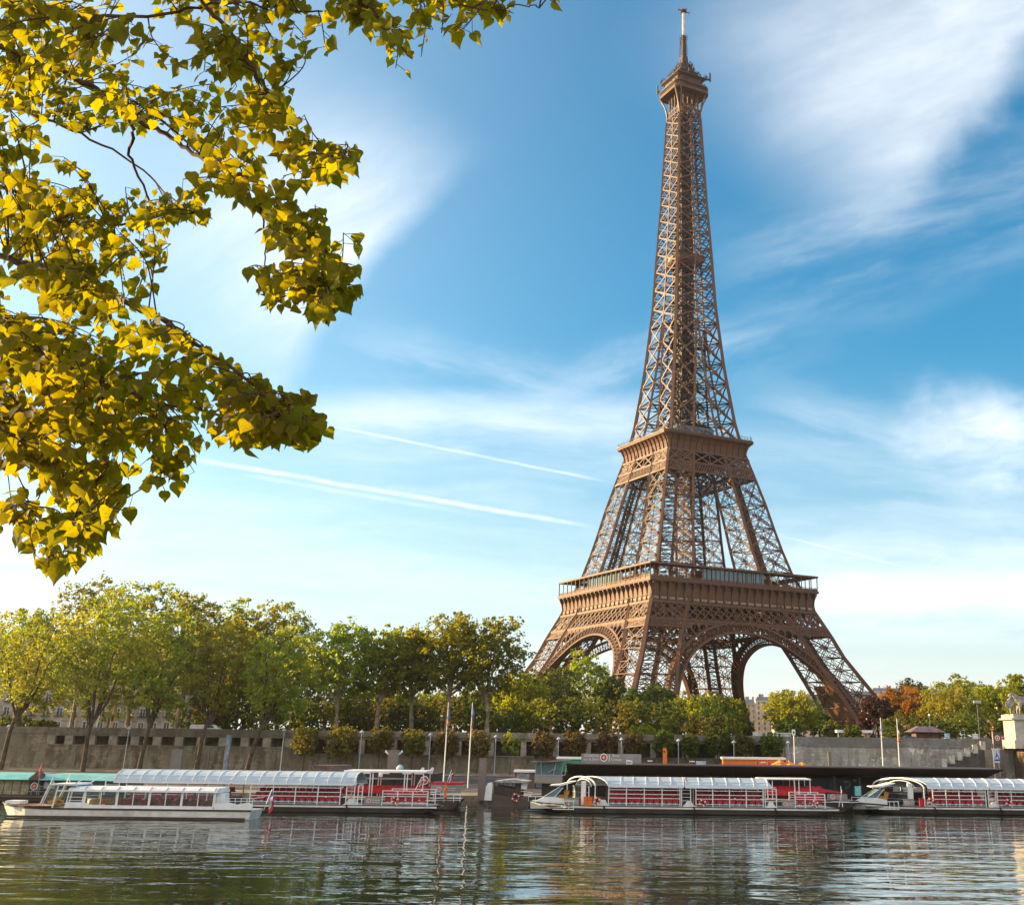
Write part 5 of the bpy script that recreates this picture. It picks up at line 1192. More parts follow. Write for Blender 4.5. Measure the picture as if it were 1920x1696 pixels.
for p, lb in ((788, 'left'), (806, 'right')):
    k = thing('loudspeaker', f'white horn loudspeaker on the roof of the floating pavilion, {lb} of the two', 'loudspeaker', (at(p, 1447, Y).x, Y+.5, zt(p, 1450)), 0, 'horn loudspeakers on the pavilion roof'); MB().prism([(-.25, 0), (.25, 0), (.45, .7), (.2, .85), (-.2, .4)], -.2, .2).build('horn', WHITE, k); MB().box(-.05, .05, -.05, .05, -.3, .05).build('bracket', GREYM, k)
k = thing('radar_dome', 'pale blue radar dome on the roof of the floating pavilion', 'dome', (at(747, 1443, Y).x, Y+1.2, zt(747, 1443))); MB().lathe(0, 0, [(.55, 0), (.5, .35), (.3, .6), (.05, .7)], 14).build('dome', mat('pale_blue_plastic', (.30, .48, .54), .4), k, smooth=True); MB().lathe(0, 0, [(.6, -.12), (.6, 0)], 14).build('base', GREYM, k)
# --- restaurant boat with turquoise awnings at the left edge
Y = 173.0; s_ = Y/FS; X0 = at(-60, 1490, Y).x; mx = lambda p: (p+60)*s_
t = thing('restaurant_boat', 'restaurant boat with turquoise awnings behind the white glazed boat', 'boat', (X0, Y, 0)); zt = lambda y: at(100, y, Y).z
hull(t, mx(232), 8, .9, 2, 1, .1, DARK, TAUPE)
MB().box(1.5, mx(226), 1.4, 7.4, .9, zt(1452)).build('cabin', TAUPE, t)
for i, (a, b) in enumerate(((-55, 50), (68, 228))):
    m = MB().prism([(-.3, zt(1462)), (-.3, zt(1461)), (1.2, zt(1452)), (7.2, zt(1451)), (7.2, zt(1453)), (1.2, zt(1454))], mx(a), mx(b), 'x'); m.build('awning', TEAL, t)
MB().prism([(mx(44), zt(1462)), (mx(76), zt(1462)), (mx(72), zt(1450)), (mx(62), zt(1445)), (mx(56), zt(1452))], -.1, .8).build('gable', TAUPE, t)
MB().box(mx(50), mx(68), .6, 1.45, .9, zt(1461)).build('sign_pillar', BROWN, t); emblem(t, mx(57), zt(1474), .46, .55)
m = MB()
for i in range(6): a = -52+i*16; m.box(mx(a), mx(a+14), 1.3, 1.42, zt(1500), zt(1464))
m.build('warm_window', mat('warm_curtain', (.52, .42, .20), .6, 0, .2, 1.5), t)
MB().box(mx(120), mx(215), 1.25, 1.42, zt(1490), zt(1462)).build('teal_window', GLASSB, t)
for a in (70, 82): MB().box(mx(a), mx(a+8), 1.3, 1.42, zt(1478), zt(1466)).build('poster', WHITE, t)
m = MB()
for z in (1.35, 1.7, 2.05): m.beam((mx(-50), .3, z), (mx(120), .3, z), .06)
for i in range(12): m.beam((mx(-50+i*15), .3, .9), (mx(-50+i*15), .3, 2.05), .06)
m.build('rail', GREYM, t)
t = thing('parasol', 'small red furled parasol beside the turquoise awning pillar', 'parasol', (at(70, 1480, Y-1).x, Y-1, 1.0)); MB().tube([(0, 0, 0), (0, 0, 4.2)], .04, 6).build('pole', GREYM, t); MB().tube([(0, 0, 2.3), (0, 0, 3.0), (0, 0, 4.1)], [.16, .22, .05], 8).build('cloth', mat('faded_red_cloth', (.40, .12, .09), .8), t)
# --- small brown pontoon boat with white fender
Y = 176.0; s_ = Y/FS; X0 = at(915, 1500, Y).x; mx = lambda p: (p-915)*s_; zt = lambda y: at(960, y, Y).z
t = thing('pontoon_boat', 'small brown work boat with a grey canvas roof and white bow fender', 'boat', (X0, Y, 0))
MB().prism([(.2, -.4), (mx(985), -.5), (mx(998), .6), (mx(985), .95), (.1, 1.7), (0, .6)], 0, 5.5).build('hull', TAUPE, t)
MB().prism([(.7, 1.7), (mx(975), 1.1), (mx(975), 2.2), (.7, 2.75)], .02, .12).prism([(.7, 1.7), (mx(975), 1.1), (mx(975), 2.2), (.7, 2.75)], 5.3, 5.4).build('bulwark', BROWN, t)
MB().prism([(mx(925), zt(1464)), (mx(958), zt(1460)), (mx(990), zt(1464)), (mx(988), zt(1467)), (mx(925), zt(1466))], -.1, 5.2).build('canvas_roof', mat('grey_canvas', (.35, .34, .35), .8), t)
m = MB()
for p in (926, 934, 942, 950, 960, 972): m.box(mx(p)-.05, mx(p)+.05, .1, .2, 1.6, zt(1465))
m.build('roof_post', BROWN, t); MB().box(mx(964), mx(974), 1, 3, 1.8, zt(1466)).build('cabinet', TAUPE, t); MB().box(mx(975), mx(986), .6, 1.2, 2.3, 3.5).build('white_box', WHITE, t)
m = MB()
for z in (1.6, 2.1): m.beam((mx(972), .1, z), (mx(998), .1, z-.2), .06)
m.build('rail', WHITE_M, t)
MB().prism([(-.5, .85), (.5, .8), (.55, zt(1470)), (.35, zt(1466)), (-.1, zt(1468)), (-.35, zt(1475))], -.35, .5).build('fender', WHITE, t)
lifebuoy('lifebuoy on the side of the small brown work boat', (at(967, 1494, Y).x, Y-.12, zt(1494)), .46)
# --- second open boat behind the middle boat
Y = 170.5; s_ = Y/FS; X0 = at(1380, 1500, Y).x; mx = lambda p: (p-1380)*s_; zt = lambda y: at(1500, y, Y).z
t = thing('open_boat', 'open boat with red seats and a logo board, behind the stern of the middle boat', 'boat', (X0, Y, 0)); L = mx(1612); B = 5.6
hull(t, L, B, 1.5, 2, 3, .2, DARK, HULLW, stripe_h=.16)
MB().box(1, L-.5, .4, B-.4, 1.45, 1.55).build('deck', mat('grey_deck', (.30, .30, .30)), t)
MB().box(mx(1425), mx(1522), -.1, B+.1, zt(1461.5), zt(1459.5)).build('canopy', WHITE, t)
m = MB()
for p in (1440, 1449, 1491, 1499, 1520):
    for y in (.1, B-.1): m.box(mx(p)-.05, mx(p)+.05, y-.05, y+.05, 1.5, zt(1461))
m.build('canopy_post', WHITE_M, t)
for k, (yy_, zz) in enumerate(((.3, 2.15), (1.7, 2.4), (3.2, 2.6))): bench_row(t, mx(1440), mx(1548), yy_, zz-.35, RED)
MB().prism([(mx(1500), zt(1482)), (mx(1588), zt(1486)), (mx(1545), zt(1478)), (mx(1500), zt(1477))], .3, B-.3).build('red_awning', RED, t)
logo_board(t, mx(1551), mx(1589), zt(1497.5), zt(1487), .0, em=.28)
m = MB().beam((mx(1558), -.1, zt(1501.5)), (mx(1592), -.1, zt(1501.5)), .12); m.beam((mx(1572), -.1, zt(1511)), (mx(1579), -.1, zt(1480)), .08); m.build('stern_platform', WHITE_M, t)
flag('brownish furled flag at the stern of the open boat behind the middle boat', (at(1580, 1510, 169).x, 169.0, zt(1510)), (-.15, 0, 2.6), (.2, 1.2), (mat('brown_white_cloth', (.45, .33, .25), .8),)*3)

# ------------------------------------------------------------------ landing stage with the long canopy
Y = 179.0; zt = lambda y, p=1450: at(p, y, Y).z; s_ = Y/FS; X0 = at(1005, 1440, Y).x; mx = lambda p: (p-1005)*s_
t = thing('landing_stage', 'long brown landing stage with a flat dark canopy and glazed control cabin', 'landing stage', (X0, Y, 0))
MB().box(-1, mx(1880), -.3, 8.5, -.5, 1.15).build('pontoon', DARK, t)
zc0, zc1 = zt(1435.5, 1450), zt(1452, 1450)
x0, x1 = mx(1062), mx(1884)
MB().add([(x0, -1.4, zc0), (x1, -1.4, zc0), (x1, 9, zc0), (x0, 9, zc0), (x0+.2, .3, zc1), (x1-2.0, .3, zc1), (x1-2, 8, zc1), (x0+.2, 8, zc1), (x0, -1.4, zc0-.12), (x1, -1.4, zc0-.12), (x1, 9, zc0-.12), (x0, 9, zc0-.12)],
    [(0, 1, 2, 3), (4, 7, 6, 5), (8, 9, 5, 4), (9, 10, 6, 5), (10, 11, 7, 6), (11, 8, 4, 7), (0, 8, 9, 1)[::-1], (1, 9, 10, 2)[::-1], (2, 10, 11, 3)[::-1], (3, 11, 8, 0)[::-1]]).build('canopy', BROWN, t)
for p in range(1090, 1870, 48):
    for y in (1.2, 7.2): MB().box(mx(p)-.12, mx(p)+.12, y-.12, y+.12, 1.1, zc1).build('canopy_post', BROWN, t)
MB().box(mx(1030), mx(1640), 7.4, 7.6, 1.15, zc1-.1).box(mx(1640), mx(1860), 7.4, 7.6, 1.15, 2.2).build('back_wall', BROWN, t)
MB().box(mx(1430), mx(1690), 4.6, 7.2, 1.15, zc1-.25).build('ticket_hall', mat('dark_red_brown_panel', (.075, .03, .024), .55), t)
MB().box(mx(1500), mx(1625), 4.5, 4.58, 1.6, zc1-.5).build('hall_window', GLASSD, t)
MB().box(mx(1636), mx(1840), 6.2, 6.3, zc1-1.35, zc1-.15).build('teal_glazing', glass('deep_teal_pane', (.22, .52, .56), .7), t)
text('Quai   EMBARQUEMENT  PARIS', .42, WHITE_M, t, (mx(1452), 4.54, zc1-.55), 'hall_lettering')
# control cabin at the left end
k0, k1 = mx(1003), mx(1064)
MB().prism([(k0-.7, zt(1433)), (k1+.5, zt(1429.5)), (k1+.5, zt(1431)), (k0, zt(1434.5))], -2.0, 4.5).build('cabin_roof', TAUPE, t)
MB().box(k0+.1, k1-.6, -1.2, 4, zt(1471), zt(1457)).build('cabin_base', TAUPE_L, t); MB().box(k0+.05, k1-.5, -1.25, 4, zt(1472.5), zt(1471)).build('cabin_trim', mat('ochre_trim', (.36, .22, .05)), t)
MB().box(k0+.15, k1-.6, -1.15, 3.9, zt(1457), zt(1431.5)).build('cabin_glazing', GLASSB, t)
m = MB()
for p, q_ in ((1006, 1006), (1017, 1015), (1039, 1044), (1054, 1057), (1061, 1064)): m.beam((mx(p), -1.2, zt(1457)), (mx(q_), -1.2, zt(1431.5)), .1)
m.beam((mx(1044), -1.22, zt(1443)), (mx(1030), -1.22, zt(1452)), .08); m.beam((mx(1006), -1.22, zt(1457)), (mx(1061), -1.22, zt(1457)), .12); m.build('cabin_frame', GREYM, t)
MB().box(mx(1030), mx(1046), .5, 2.5, zt(1457), zt(1447)).build('console', BROWN, t)
MB().box(k0+1, k1-1, 1, 3.5, 1.1, zt(1471)).build('cabin_support', TAUPE, t)
# board and signs on the canopy
zc = zc0
t = thing('signboard', 'long taupe sign panel with round emblem standing on the canopy', 'sign', (at(1088, 1425, Y).x, Y+3, zc)); w_ = (1204-1088)*s_; hh = at(1100, 1412, Y+3).z-zc
MB().box(0, w_, 0, .2, -.1, hh).build('board', TAUPE_L, t); emblem(t, w_*.375, hh*.62, .5, -.05)
text('Croisières\nsur la Seine', .50, WHITE_M, t, (w_*.17, -.02, hh*.62)); text('River\nCruises', .50, WHITE_M, t, (w_*.58, -.02, hh*.62))
m = MB().box(w_*.46, w_*.47, -.03, 0, hh*.2, hh*.95); m.build('divider', WHITE_M, t)
t = thing('lifejacket_locker', 'white slanted locker on the canopy in front of the sign panel', 'locker', (at(1174, 1428, Y).x, Y+1.5, zc)); MB().prism([(0, 0), (.9, 0), (.9, .45), (0, .6)], 0, .8).build('body', WHITE, t); MB().box(.1, .8, -.04, 0, .12, .34).build('grille', GREYM, t)
t = thing('orange_post', 'tall orange slanted post rising through the canopy', 'post', (at(1248, 1450, Y+5).x, Y+9.3, 1.0)); zz = at(1248, 1401, Y+9.3).z-1.0
MB().prism([(-.28, 0), (.32, 0), (.32, zz-.4), (.15, zz), (-.28, zz-.1)], -.2, .2).build('column', ORANGE, t); MB().disc((-.12, -.22, zz-.55), .13, .06, 10).disc((-.12, -.22, zz-2.6), .13, .06, 10).build('lamp', BLACK, t)
for i, (p, lb) in enumerate(((1219, 'small red and white signal on the canopy, left of the orange post'), (1432, 'small signal light on the canopy above the orange kiosk'), (1298, 'low white fitting on the canopy right of the orange post'))):
    t = thing('signal', lb, 'signal', (at(p, 1430, Y).x, Y+.6, zc)); MB().box(-.05, .05, -.05, .05, 0, .45).build('stem', RED, t); MB().box(-.38, .38, -.08, .08, .42, .55).build('bar', WHITE, t)
t = thing('notice_board', 'small pale blue notice board on the canopy', 'sign', (at(1315, 1430, Y).x, Y+1, zc)); MB().box(-.72, .72, 0, .06, .05, .55).build('board', mat('pale_blue_board', (.45, .55, .66)), t); MB().box(-.6, -.5, 0, .05, -.02, .08).box(.5, .6, 0, .05, -.02, .08).build('foot', GREYM, t)
t = thing('bollard_light', 'teal bin standing at the right of the open boat stern', 'bin', (at(1610, 1490, 176).x, 176.5, 1.1)); MB().box(-.42, .42, -.3, .3, .9, 2.05).build('bin_body', TEAL, t); MB().box(-.46, .46, -.34, .34, 2.05, 2.15).build('lid', mat('teal_lid', (.1, .36, .36)), t); MB().box(-.05, .05, -.05, .05, 0, .9).build('stem', GREYM, t)
# things on the quay behind the canopy
Yk = 206.0; zk = qz(Yk)
def kiosk(label, a, b, top, mtw, mtr, hgt=None):
    x0 = at(a, 1440, Yk).x; w_ = (b-a)*Yk/FS; zz = at((a+b)/2, top, Yk).z-zk; t = thing('kiosk', label, 'kiosk', (x0, Yk, zk)); MB().box(0, w_, 0, 3, 0, zz-.35).build('body', mtw, t); MB().box(-.2, w_+.2, -.3, 3.2, zz-.33, zz).build('roof', mtr, t)
    for k in range(max(1, int(w_/3))): MB().box(.3+k*3, 2.4+k*3, -.05, .02, 1.0, 2.3).build('shutter', mat('shutter_grey', (.25, .25, .25), .6), t)
    return t
kiosk('orange kiosk with white flat roof behind the canopy', 1356, 1472, 1419, ORANGE, WHITE)
kiosk('green kiosk with white roof left of the sign panel', 1045, 1100, 1418.5, mat('bright_green_panel', (.02, .30, .12), .5), WHITE)
kiosk('brown kiosk with a red hatch left of the glazed control cabin', 966, 1004, 1443, TAUPE, WHITE)
for i, (p, top) in enumerate(((1462, 1424), (1479, 1425), (1504, 1427.5))):
    t = thing('parasol', ('orange parasol half hidden by the orange kiosk', 'orange parasol between two others right of the orange kiosk', 'wide orange parasol alone at the right')[i], 'parasol', (at(p, 1430, Yk-3).x, Yk-3, zk), 0, 'orange parasols behind the canopy'); zz = at(p, top, Yk-3).z-zk
    MB().lathe(0, 0, [(1.75, zz-.95), (1.7, zz-.9), (.05, zz)], 8).build('cloth', mat('orange_cloth', (.75, .30, .06), .8), t); MB().tube([(0, 0, 0), (0, 0, zz-.1)], .04, 6).build('pole', WHITE_M, t)
for i, p in enumerate((1419, 1441, 1476)):
    t = thing('furled_parasol', ('left', 'middle', 'right')[i]+' one of three dark red furled parasols by the orange kiosk', 'parasol', (at(p, 1430, Yk-3.6).x, Yk-3.6, zk), 0, 'dark red furled parasols'); zz = at(p, 1424, Yk-3.6).z-zk
    MB().tube([(0, 0, zz-1.5), (0, 0, zz-.9), (0, 0, zz)], [.22, .28, .06], 8).build('cloth', mat('wine_red_cloth', (.30, .02, .02), .8), t); MB().tube([(0, 0, 0), (0, 0, zz-1)], .04, 6).build('pole', WHITE_M, t)

# ------------------------------------------------------------------ poles, lamps, signs
gl_ = 'blue grey lamp posts along the lower quay'
LP = [(10, 1358, 'lamp post at the far left end of the quay'), (237, 1362, 'lamp post behind the left end of the curved boat roof'), (530, 1365, 'lamp post left of the leftmost clipped tree'), (676, 1369, 'lamp post just left of the loudspeaker column'), (806, 1374, 'lamp post left of the left flag pole'), (929, 1378, 'lamp post left of the pale green sapling'), (1047, 1382, 'lamp post above the green kiosk'), (1165, 1383, 'lamp post above the sign panel'), (1272, 1385, 'lamp post right of the orange post'), (1376, 1388, 'lamp post above the orange kiosk'), (1478, 1389, 'lamp post at the right end of the gallery wall')]
src = None
for i, (p, top, lb) in enumerate(LP):
    Yl = 238.5; zb = qz(Yl); a = at(p, 1400, Yl); hh = at(p, top, Yl).z-zb
    if src is None:
        t = thing('lamp_post', lb, 'street lamp', (a.x, Yl, zb), 0, gl_); h0 = hh; MB().lathe(0, 0, [(.16, 0), (.16, .5), (.09, .6), (.075, hh-.5)], 8).build('pole', STEEL, t); MB().lathe(0, 0, [(.08, hh-.5), (.38, hh-.42), (.42, hh-.3), (.15, hh), (.03, hh+.15)], 12).build('lamp_head', mat('pale_lamp_cap', (.42, .47, .50), .4), t); src = t
    else: dup(src, (a.x, Yl, zb), 0, lb, (1, 1, hh/h0))
def flagpole(label, p, top, Yp, zb, cl, gp=None):
    a = at(p, 1440, Yp); hh = at(p, top, Yp).z-zb; t = thing('flag_pole', label, 'flag pole', (a.x, Yp, zb), 0, gp); MB().lathe(0, 0, [(.11, 0), (.09, hh*.5), (.05, hh)], 8).build('pole', WHITE_M, t)
    for k, (z0, z1, mt, r) in enumerate(cl):
        z0, z1 = at(p, z0, Yp).z-zb, at(p, z1, Yp).z-zb; MB().tube([(.1, 0, z1), (.22, .03, z1*.6+z0*.4), (.16, 0, z1*.25+z0*.75), (.2, 0, z0)], [r*.5, r, r*1.15, r*.8], 8).build('furled_flag', mt, t)
gq = 'white flag poles with furled flags'
flagpole('white flag pole with furled orange and blue flag, left of the pair on the quay', 833, 1316, 205, qz(205), [(1352, 1326, mat('dull_blue_cloth', (.10, .12, .22), .8), .22), (1362, 1350, mat('dull_orange_cloth', (.50, .16, .05), .8), .3), (1372, 1362, mat('dull_blue_cloth', (.10, .12, .22)), .26)], gq)
flagpole('white flag pole with a furled dark blue flag, right of the pair on the quay', 879, 1316, 205, qz(205), [(1348, 1324, mat('dull_blue_cloth', (.10, .12, .22)), .22), (1364, 1348, mat('dark_grey_cloth', (.12, .11, .12), .8), .2), (1370, 1364, ORANGE, .18)], gq)
flagpole('white flag pole with a furled blue flag near the wooden kiosk', 1656, 1345, 212, qz(212), [(1375, 1352, mat('dull_blue_cloth', (.10, .12, .22)), .22)], gq)
flagpole('white flag pole with a furled orange flag near the wooden kiosk', 1687, 1346, 212, qz(212), [(1379, 1368, mat('white_orange_cloth', (.66, .5, .42), .8), .2), (1392, 1379, mat('dull_orange_cloth', (.50, .16, .05)), .3)], gq)
def column(label, p, wpx, top, Yp, mt, horns=False, foot=None):
    zb = foot if foot is not None else qz(Yp); a = at(p, 1430, Yp); w_ = wpx*Yp/FS; hh = at(p, top, Yp).z-zb; t = thing('column', label, 'column', (a.x, Yp, zb)); MB().box(-w_/2, w_/2, -w_/2, w_/2, 0, hh).build('shaft', mt, t); MB().box(-w_/2-.04, w_/2+.04, -w_/2-.04, w_/2+.04, hh, hh+.08).build('cap', mt, t)
    if horns:
        for s in (-1, 1): MB().prism([(s*w_/2, hh-.4), (s*(w_/2+.5), hh+.12), (s*(w_/2+.62), hh-.15), (s*w_/2, hh-.62)], -.2, .2).build('horn', WHITE, t)
TC = mat('taupe_column_paint', (.20, .165, .14), .55, 0, .05, .6)
column('taupe mooring column with two horn loudspeakers behind the floating pavilion', 737, 18, 1407, 184, TC, True, .2); column('plain taupe mooring column at the quay edge by the small work boat', 906, 13, 1422, 188, TC, False, .3)
column('blue grey square column on the quay behind the curved boat roof', 424, 8, 1378, 226, mat('dark_steel_column', (.20, .23, .26), .5)); column('short brown column with lamps in front of the streaked wall', 1556, 6, 1409, 214, TC)
t = thing('sign_post', 'white post with a square black and white plate right of the clipped trees', 'sign', (at(1490, 1430, 214).x, 214, qz(214))); hh = at(1490, 1367, 214).z-qz(214); MB().tube([(0, 0, 0), (0, 0, hh-.9)], .07, 6).build('pole', WHITE_M, t); MB().box(-.28, .28, -.05, .03, hh-.95, hh).build('plate', WHITE, t); MB().prism([(-.12, hh-.7), (.12, hh-.7), (.14, hh-.35), (0, hh-.2), (-.14, hh-.35)], -.07, -.05).build('symbol', BLACK, t)
# upper street furniture on the right
Yp = 258.0
def street(name, label, cat, p, Y_=Yp, z=ST): return thing(name, label, cat, (at(p, 1390, Y_).x, Y_, z))
t = street('wooden_kiosk', 'brown wooden kiosk with hipped roof behind the parapet', 'kiosk', 1735); s_ = Yp/FS; ze = at(1735, 1372, Yp).z-ST; zt_ = at(1735, 1361, Yp).z-ST
MB().box(-21*s_, 21*s_, -2.2, 2.2, 0, ze+.1).build('wall', mat('brown_wood', (.16, .075, .045), .7, 0, .15, 1.5), t)
m = MB()
for k in range(9): m.box(-21*s_+k*42*s_/8-.04, -21*s_+k*42*s_/8+.04, -2.24, -2.2, 0, ze)
m.build('batten', BROWN, t); MB().frus(0, 0, 33*s_, 3.4, ze, 14*s_, 1.2, zt_).build('roof', mat('purple_slate', (.16, .11, .13), .6, 0, .15, 1), t)
t = street('bus_shelter', 'white flat shelter roof on struts at the foot of the right tower leg', 'shelter', 1602, 264); s_ = 264/FS; zz = at(1602, 1368, 264).z-ST; MB().box(-34*s_, 34*s_, -1, 1.4, zz-.55, zz).build('roof', WHITE, t); m = MB()
for k in (-30, -12, 6, 26): m.box(k*s_-.07, k*s_+.07, -.1, .1, 0, zz-.5); m.beam((k*s_, 0, zz-1.6), (k*s_+1.0, 0, zz-.5), .08)
m.build('strut', WHITE_M, t)
t = street('street_lamp', 'tall street lamp with a cluster of floodlights near the statue', 'street lamp', 1838, 262); hh = at(1838, 1317, 262).z-ST; MB().lathe(0, 0, [(.2, 0), (.12, 1), (.09, hh)], 8).build('pole', mat('dark_green_grey', (.10, .105, .10), .5), t); m = MB()
for k in range(4): m.box(-.75+k*.42, -.45+k*.42, -.2, .2, hh-.1, hh+.45)
m.beam((-.8, 0, hh-.05), (.9, 0, hh-.05), .08); m.build('floodlight', mat('lamp_grey', (.45, .46, .47), .4), t)
for p, top, lb in ((1746, 1340, 'white globe lamp above the wooden kiosk roof'), (1018, 1346, 'white globe lamp in front of the left dark park trees'), (1200, 1352, 'white globe lamp below the near tower leg'), (825, 1342, 'white globe lamp left of the left flag pole top')):
    t = street('globe_lamp', lb, 'street lamp', p, 260); t['group'] = 'white globe lamps in the park'; hh = at(p, top, 260).z-ST; MB().lathe(0, 0, [(.09, 0), (.05, hh-.2)], 6).build('pole', mat('dark_green_grey', (.1, .1, .1)), t); MB().lathe(0, 0, [(.02, hh-.25), (.22, hh-.15), (.27, hh), (.2, hh+.18), (.02, hh+.26)], 12).build('globe', WHITE, t, smooth=True)
t = street('hook_lamp', 'tall double armed lamp among the dark park trees left of the tower', 'street lamp', 1030, 300); hh = at(1030, 1318, 300).z-ST; MB().tube([(0, 0, 0), (0, 0, hh-1.6), (-.3, 0, hh-.7), (-1.0, 0, hh)], .07, 6).tube([(0, 0, hh-1.6), (.4, 0, hh-.9), (1.0, 0, hh-.5)], .06, 6).build('pole', GREYM, t); MB().box(-1.2, -.7, -.15, .15, hh-.05, hh+.1).box(.8, 1.3, -.15, .15, hh-.55, hh-.42).build('lamp_head', GREYM, t)
t = street('no_entry_sign', 'round dark red traffic sign left of the dark park trees', 'sign', 1031, 256); hh = at(1031, 1362, 256).z-ST; MB().tube([(0, 0, 0), (0, 0, hh)], .05, 6).build('pole', GREYM, t); MB().disc((0, -.06, hh-.1), .42, .04).build('plate', mat('sign_wine_red', (.28, .02, .06), .5), t); MB().disc((0, -.09, hh-.1), .2, .03).build('symbol', mat('sign_blue', (.05, .07, .25)), t)
t = street('information_board', 'light blue information board on a white base right of the wooden kiosk', 'sign', 1777, 250); zz = at(1777, 1374, 250).z-ST; MB().box(-.5, .5, 0, .1, zz-.85, zz).build('board', mat('light_blue_board', (.30, .52, .70), .5), t); MB().box(-.62, .55, -.05, .4, .4, zz-.9).build('base', WHITE, t); MB().box(-.3, .35, -.02, 0, zz-.6, zz-.5).box(-.3, .2, -.02, 0, zz-.35, zz-.25).build('lines', WHITE_M, t)
t = street('direction_sign', 'stack of white direction boards between the wooden kiosk and the statue', 'sign', 1830, 250); zz = at(1830, 1375, 250).z-ST; MB().tube([(0, 0, 0), (0, 0, zz+.3)], .05, 6).build('pole', GREYM, t)
for k in range(4): MB().box(-.6, .55, -.06, -.02, zz-.3-k*.36, zz-.02-k*.36).build('board', WHITE, t)
t = street('railing', 'grey steel railing at the top of the stone stairs', 'railing', 1796, 246.3, 8.9); m = MB(); w_ = (1856-1796)*246.3/FS
for k in range(26): m.box(w_*k/25-.02, w_*k/25+.02, -.02, .02, 0, 1.35)
m.beam((0, 0, 1.35), (w_, 0, 1.35), .07); m.beam((0, 0, .2), (w_, 0, .2), .05); m.build('bars', STEEL, t); 
t = street('brown_totem', 'tall brown totem with round emblem at the top of the stairs', 'sign', 1870, 236, 8.2); s_ = 236/FS; a = at(1870, 1373, 236).z-8.2; b = at(1870, 1400, 236).z-8.2; MB().box(-7.5*s_, 7.5*s_, -.2, .25, b, a).build('board', mat('brown_board', (.10, .07, .052), .5), t); emblem(t, .0, (a+b)/2+.35, .42, -.24); MB().box(-.1, .1, -.05, .1, -5.0, b).build('post', GREYM, t)
t = street('hanging_banner', 'pale blue banner with a small tower drawing under the brown totem', 'banner', 1867, 235, 0); s_ = 235/FS; a, b = at(1867, 1404, 235).z, at(1867, 1429, 235).z; MB().box(-5.5*s_, 5.5*s_, 0, .05, b, a).build('cloth', mat('banner_blue_white', (.55, .66, .78), .7), t)
MB().prism([(-.45, b+.75), (-.2, b+.75), (-.12, b+1.1), (.12, b+1.1), (.2, b+.75), (.45, b+.75), (.10, b+1.5), (0, b+2.2), (-.10, b+1.5)], -.03, 0).box(-.5, .5, -.03, 0, b+.3, b+.6).build('drawing', BLUEF, t); MB().box(-.9, .9, -.05, .1, a, a+.12).box(-.72, -.62, 0, .08, 1.2, a).build('bracket', WHITE_M, t)
for p, top, lb, c in ((1862, 1367, 'red and white no entry sign left of the brown totem', RED), (1880, 1381, 'round pink and blue parking sign right of the brown totem', mat('sign_pink', (.45, .04, .14), .5))):
    t = street('traffic_sign', lb, 'sign', p, 238, 8.0); hh = at(p, top, 238).z-8.0; MB().tube([(0, .05, 0), (0, .05, hh)], .05, 6).build('pole', WHITE_M, t); MB().disc((0, -.04, hh), .36, .04).build('plate', c, t); MB().box(-.22, .22, -.09, -.06, hh-.05, hh+.05).build('bar', WHITE_M, t)
t = street('banner_stand', 'tall leaning orange and white banner in front of the apartment houses', 'banner', 203, 252); a = at(203, 1308, 252).z-ST; MB().prism([(-.3, 0), (.3, 0), (.95, a), (.35, a)], -.04, .04).build('cloth', mat('faded_orange_cloth', (.60, .28, .14), .8), t); MB().box(-.12, .3, -.07, -.04, a*.36, a*.54).build('dark_patch', BLACK, t); MB().prism([(-.42, 0), (-.3, 0), (.35, a), (.23, a)], -.05, .05).build('edge', WHITE_M, t)
t = street('banner_stand', 'narrow white banner with black letters left of the orange one', 'banner', 177, 252); a = at(177, 1308, 252).z-ST; MB().prism([(-.3, 0), (.0, 0), (.5, a), (.2, a)], -.04, .04).build('cloth', WHITE, t); MB().box(.12, .36, -.06, -.04, a*.80, a*.88).box(.08, .32, -.06, -.04, a*.66, a*.76).box(.0, .24, -.06, -.04, a*.54, a*.62).build('letters', BLACK, t)
t = street('van', 'white van roof seen over the parapet among the quay trees', 'van', 352, 256); MB().prism([(0, .35), (6.2, .35), (6.2, 1.2), (5.3, 1.45), (4.7, 2.0), (.3, 2.05), (0, 1.8)], 0, 2.0).build('body', WHITE, t); MB().prism([(4.0, 1.35), (5.15, 1.4), (4.62, 1.9), (4.0, 1.9)], -.02, .01).build('window', GLASSD, t)
for xx in (1.2, 4.9): MB().disc((xx, .1, .36), .36, .25).build('wheel', BLACK, t)
t = street('car', 'dark blue parked car roof beside the white and orange flag pole', 'car', 1688, 254); 
MB().prism([(0, .35), (4.3, .35), (4.3, .8), (3.7, .95), (3.1, 1.45), (1.2, 1.45), (.6, .95), (0, .8)], 0, 1.7).build('body', mat('car_blue', (.03, .07, .25), .3), t); MB().prism([(.75, .95), (3.55, .95), (3.02, 1.38), (1.28, 1.38)], -.02, .01).build('window', GLASSD, t)
for xx in (.8, 3.5): MB().disc((xx, .08, .33), .33, .2).build('wheel', BLACK, t)
t = street('planter_wall', 'low white planter wall behind the parapet right of the conifer', 'wall', 1412, 256); w_ = (1485-1412)*256/FS; MB().box(0, w_, 0, .4, 0, 1.75).build('wall', mat('cream_render', (.55, .53, .46), .8), t); MB().box(-.1, w_+.1, -.06, .46, 1.75, 1.85).build('coping', WHITE, t)
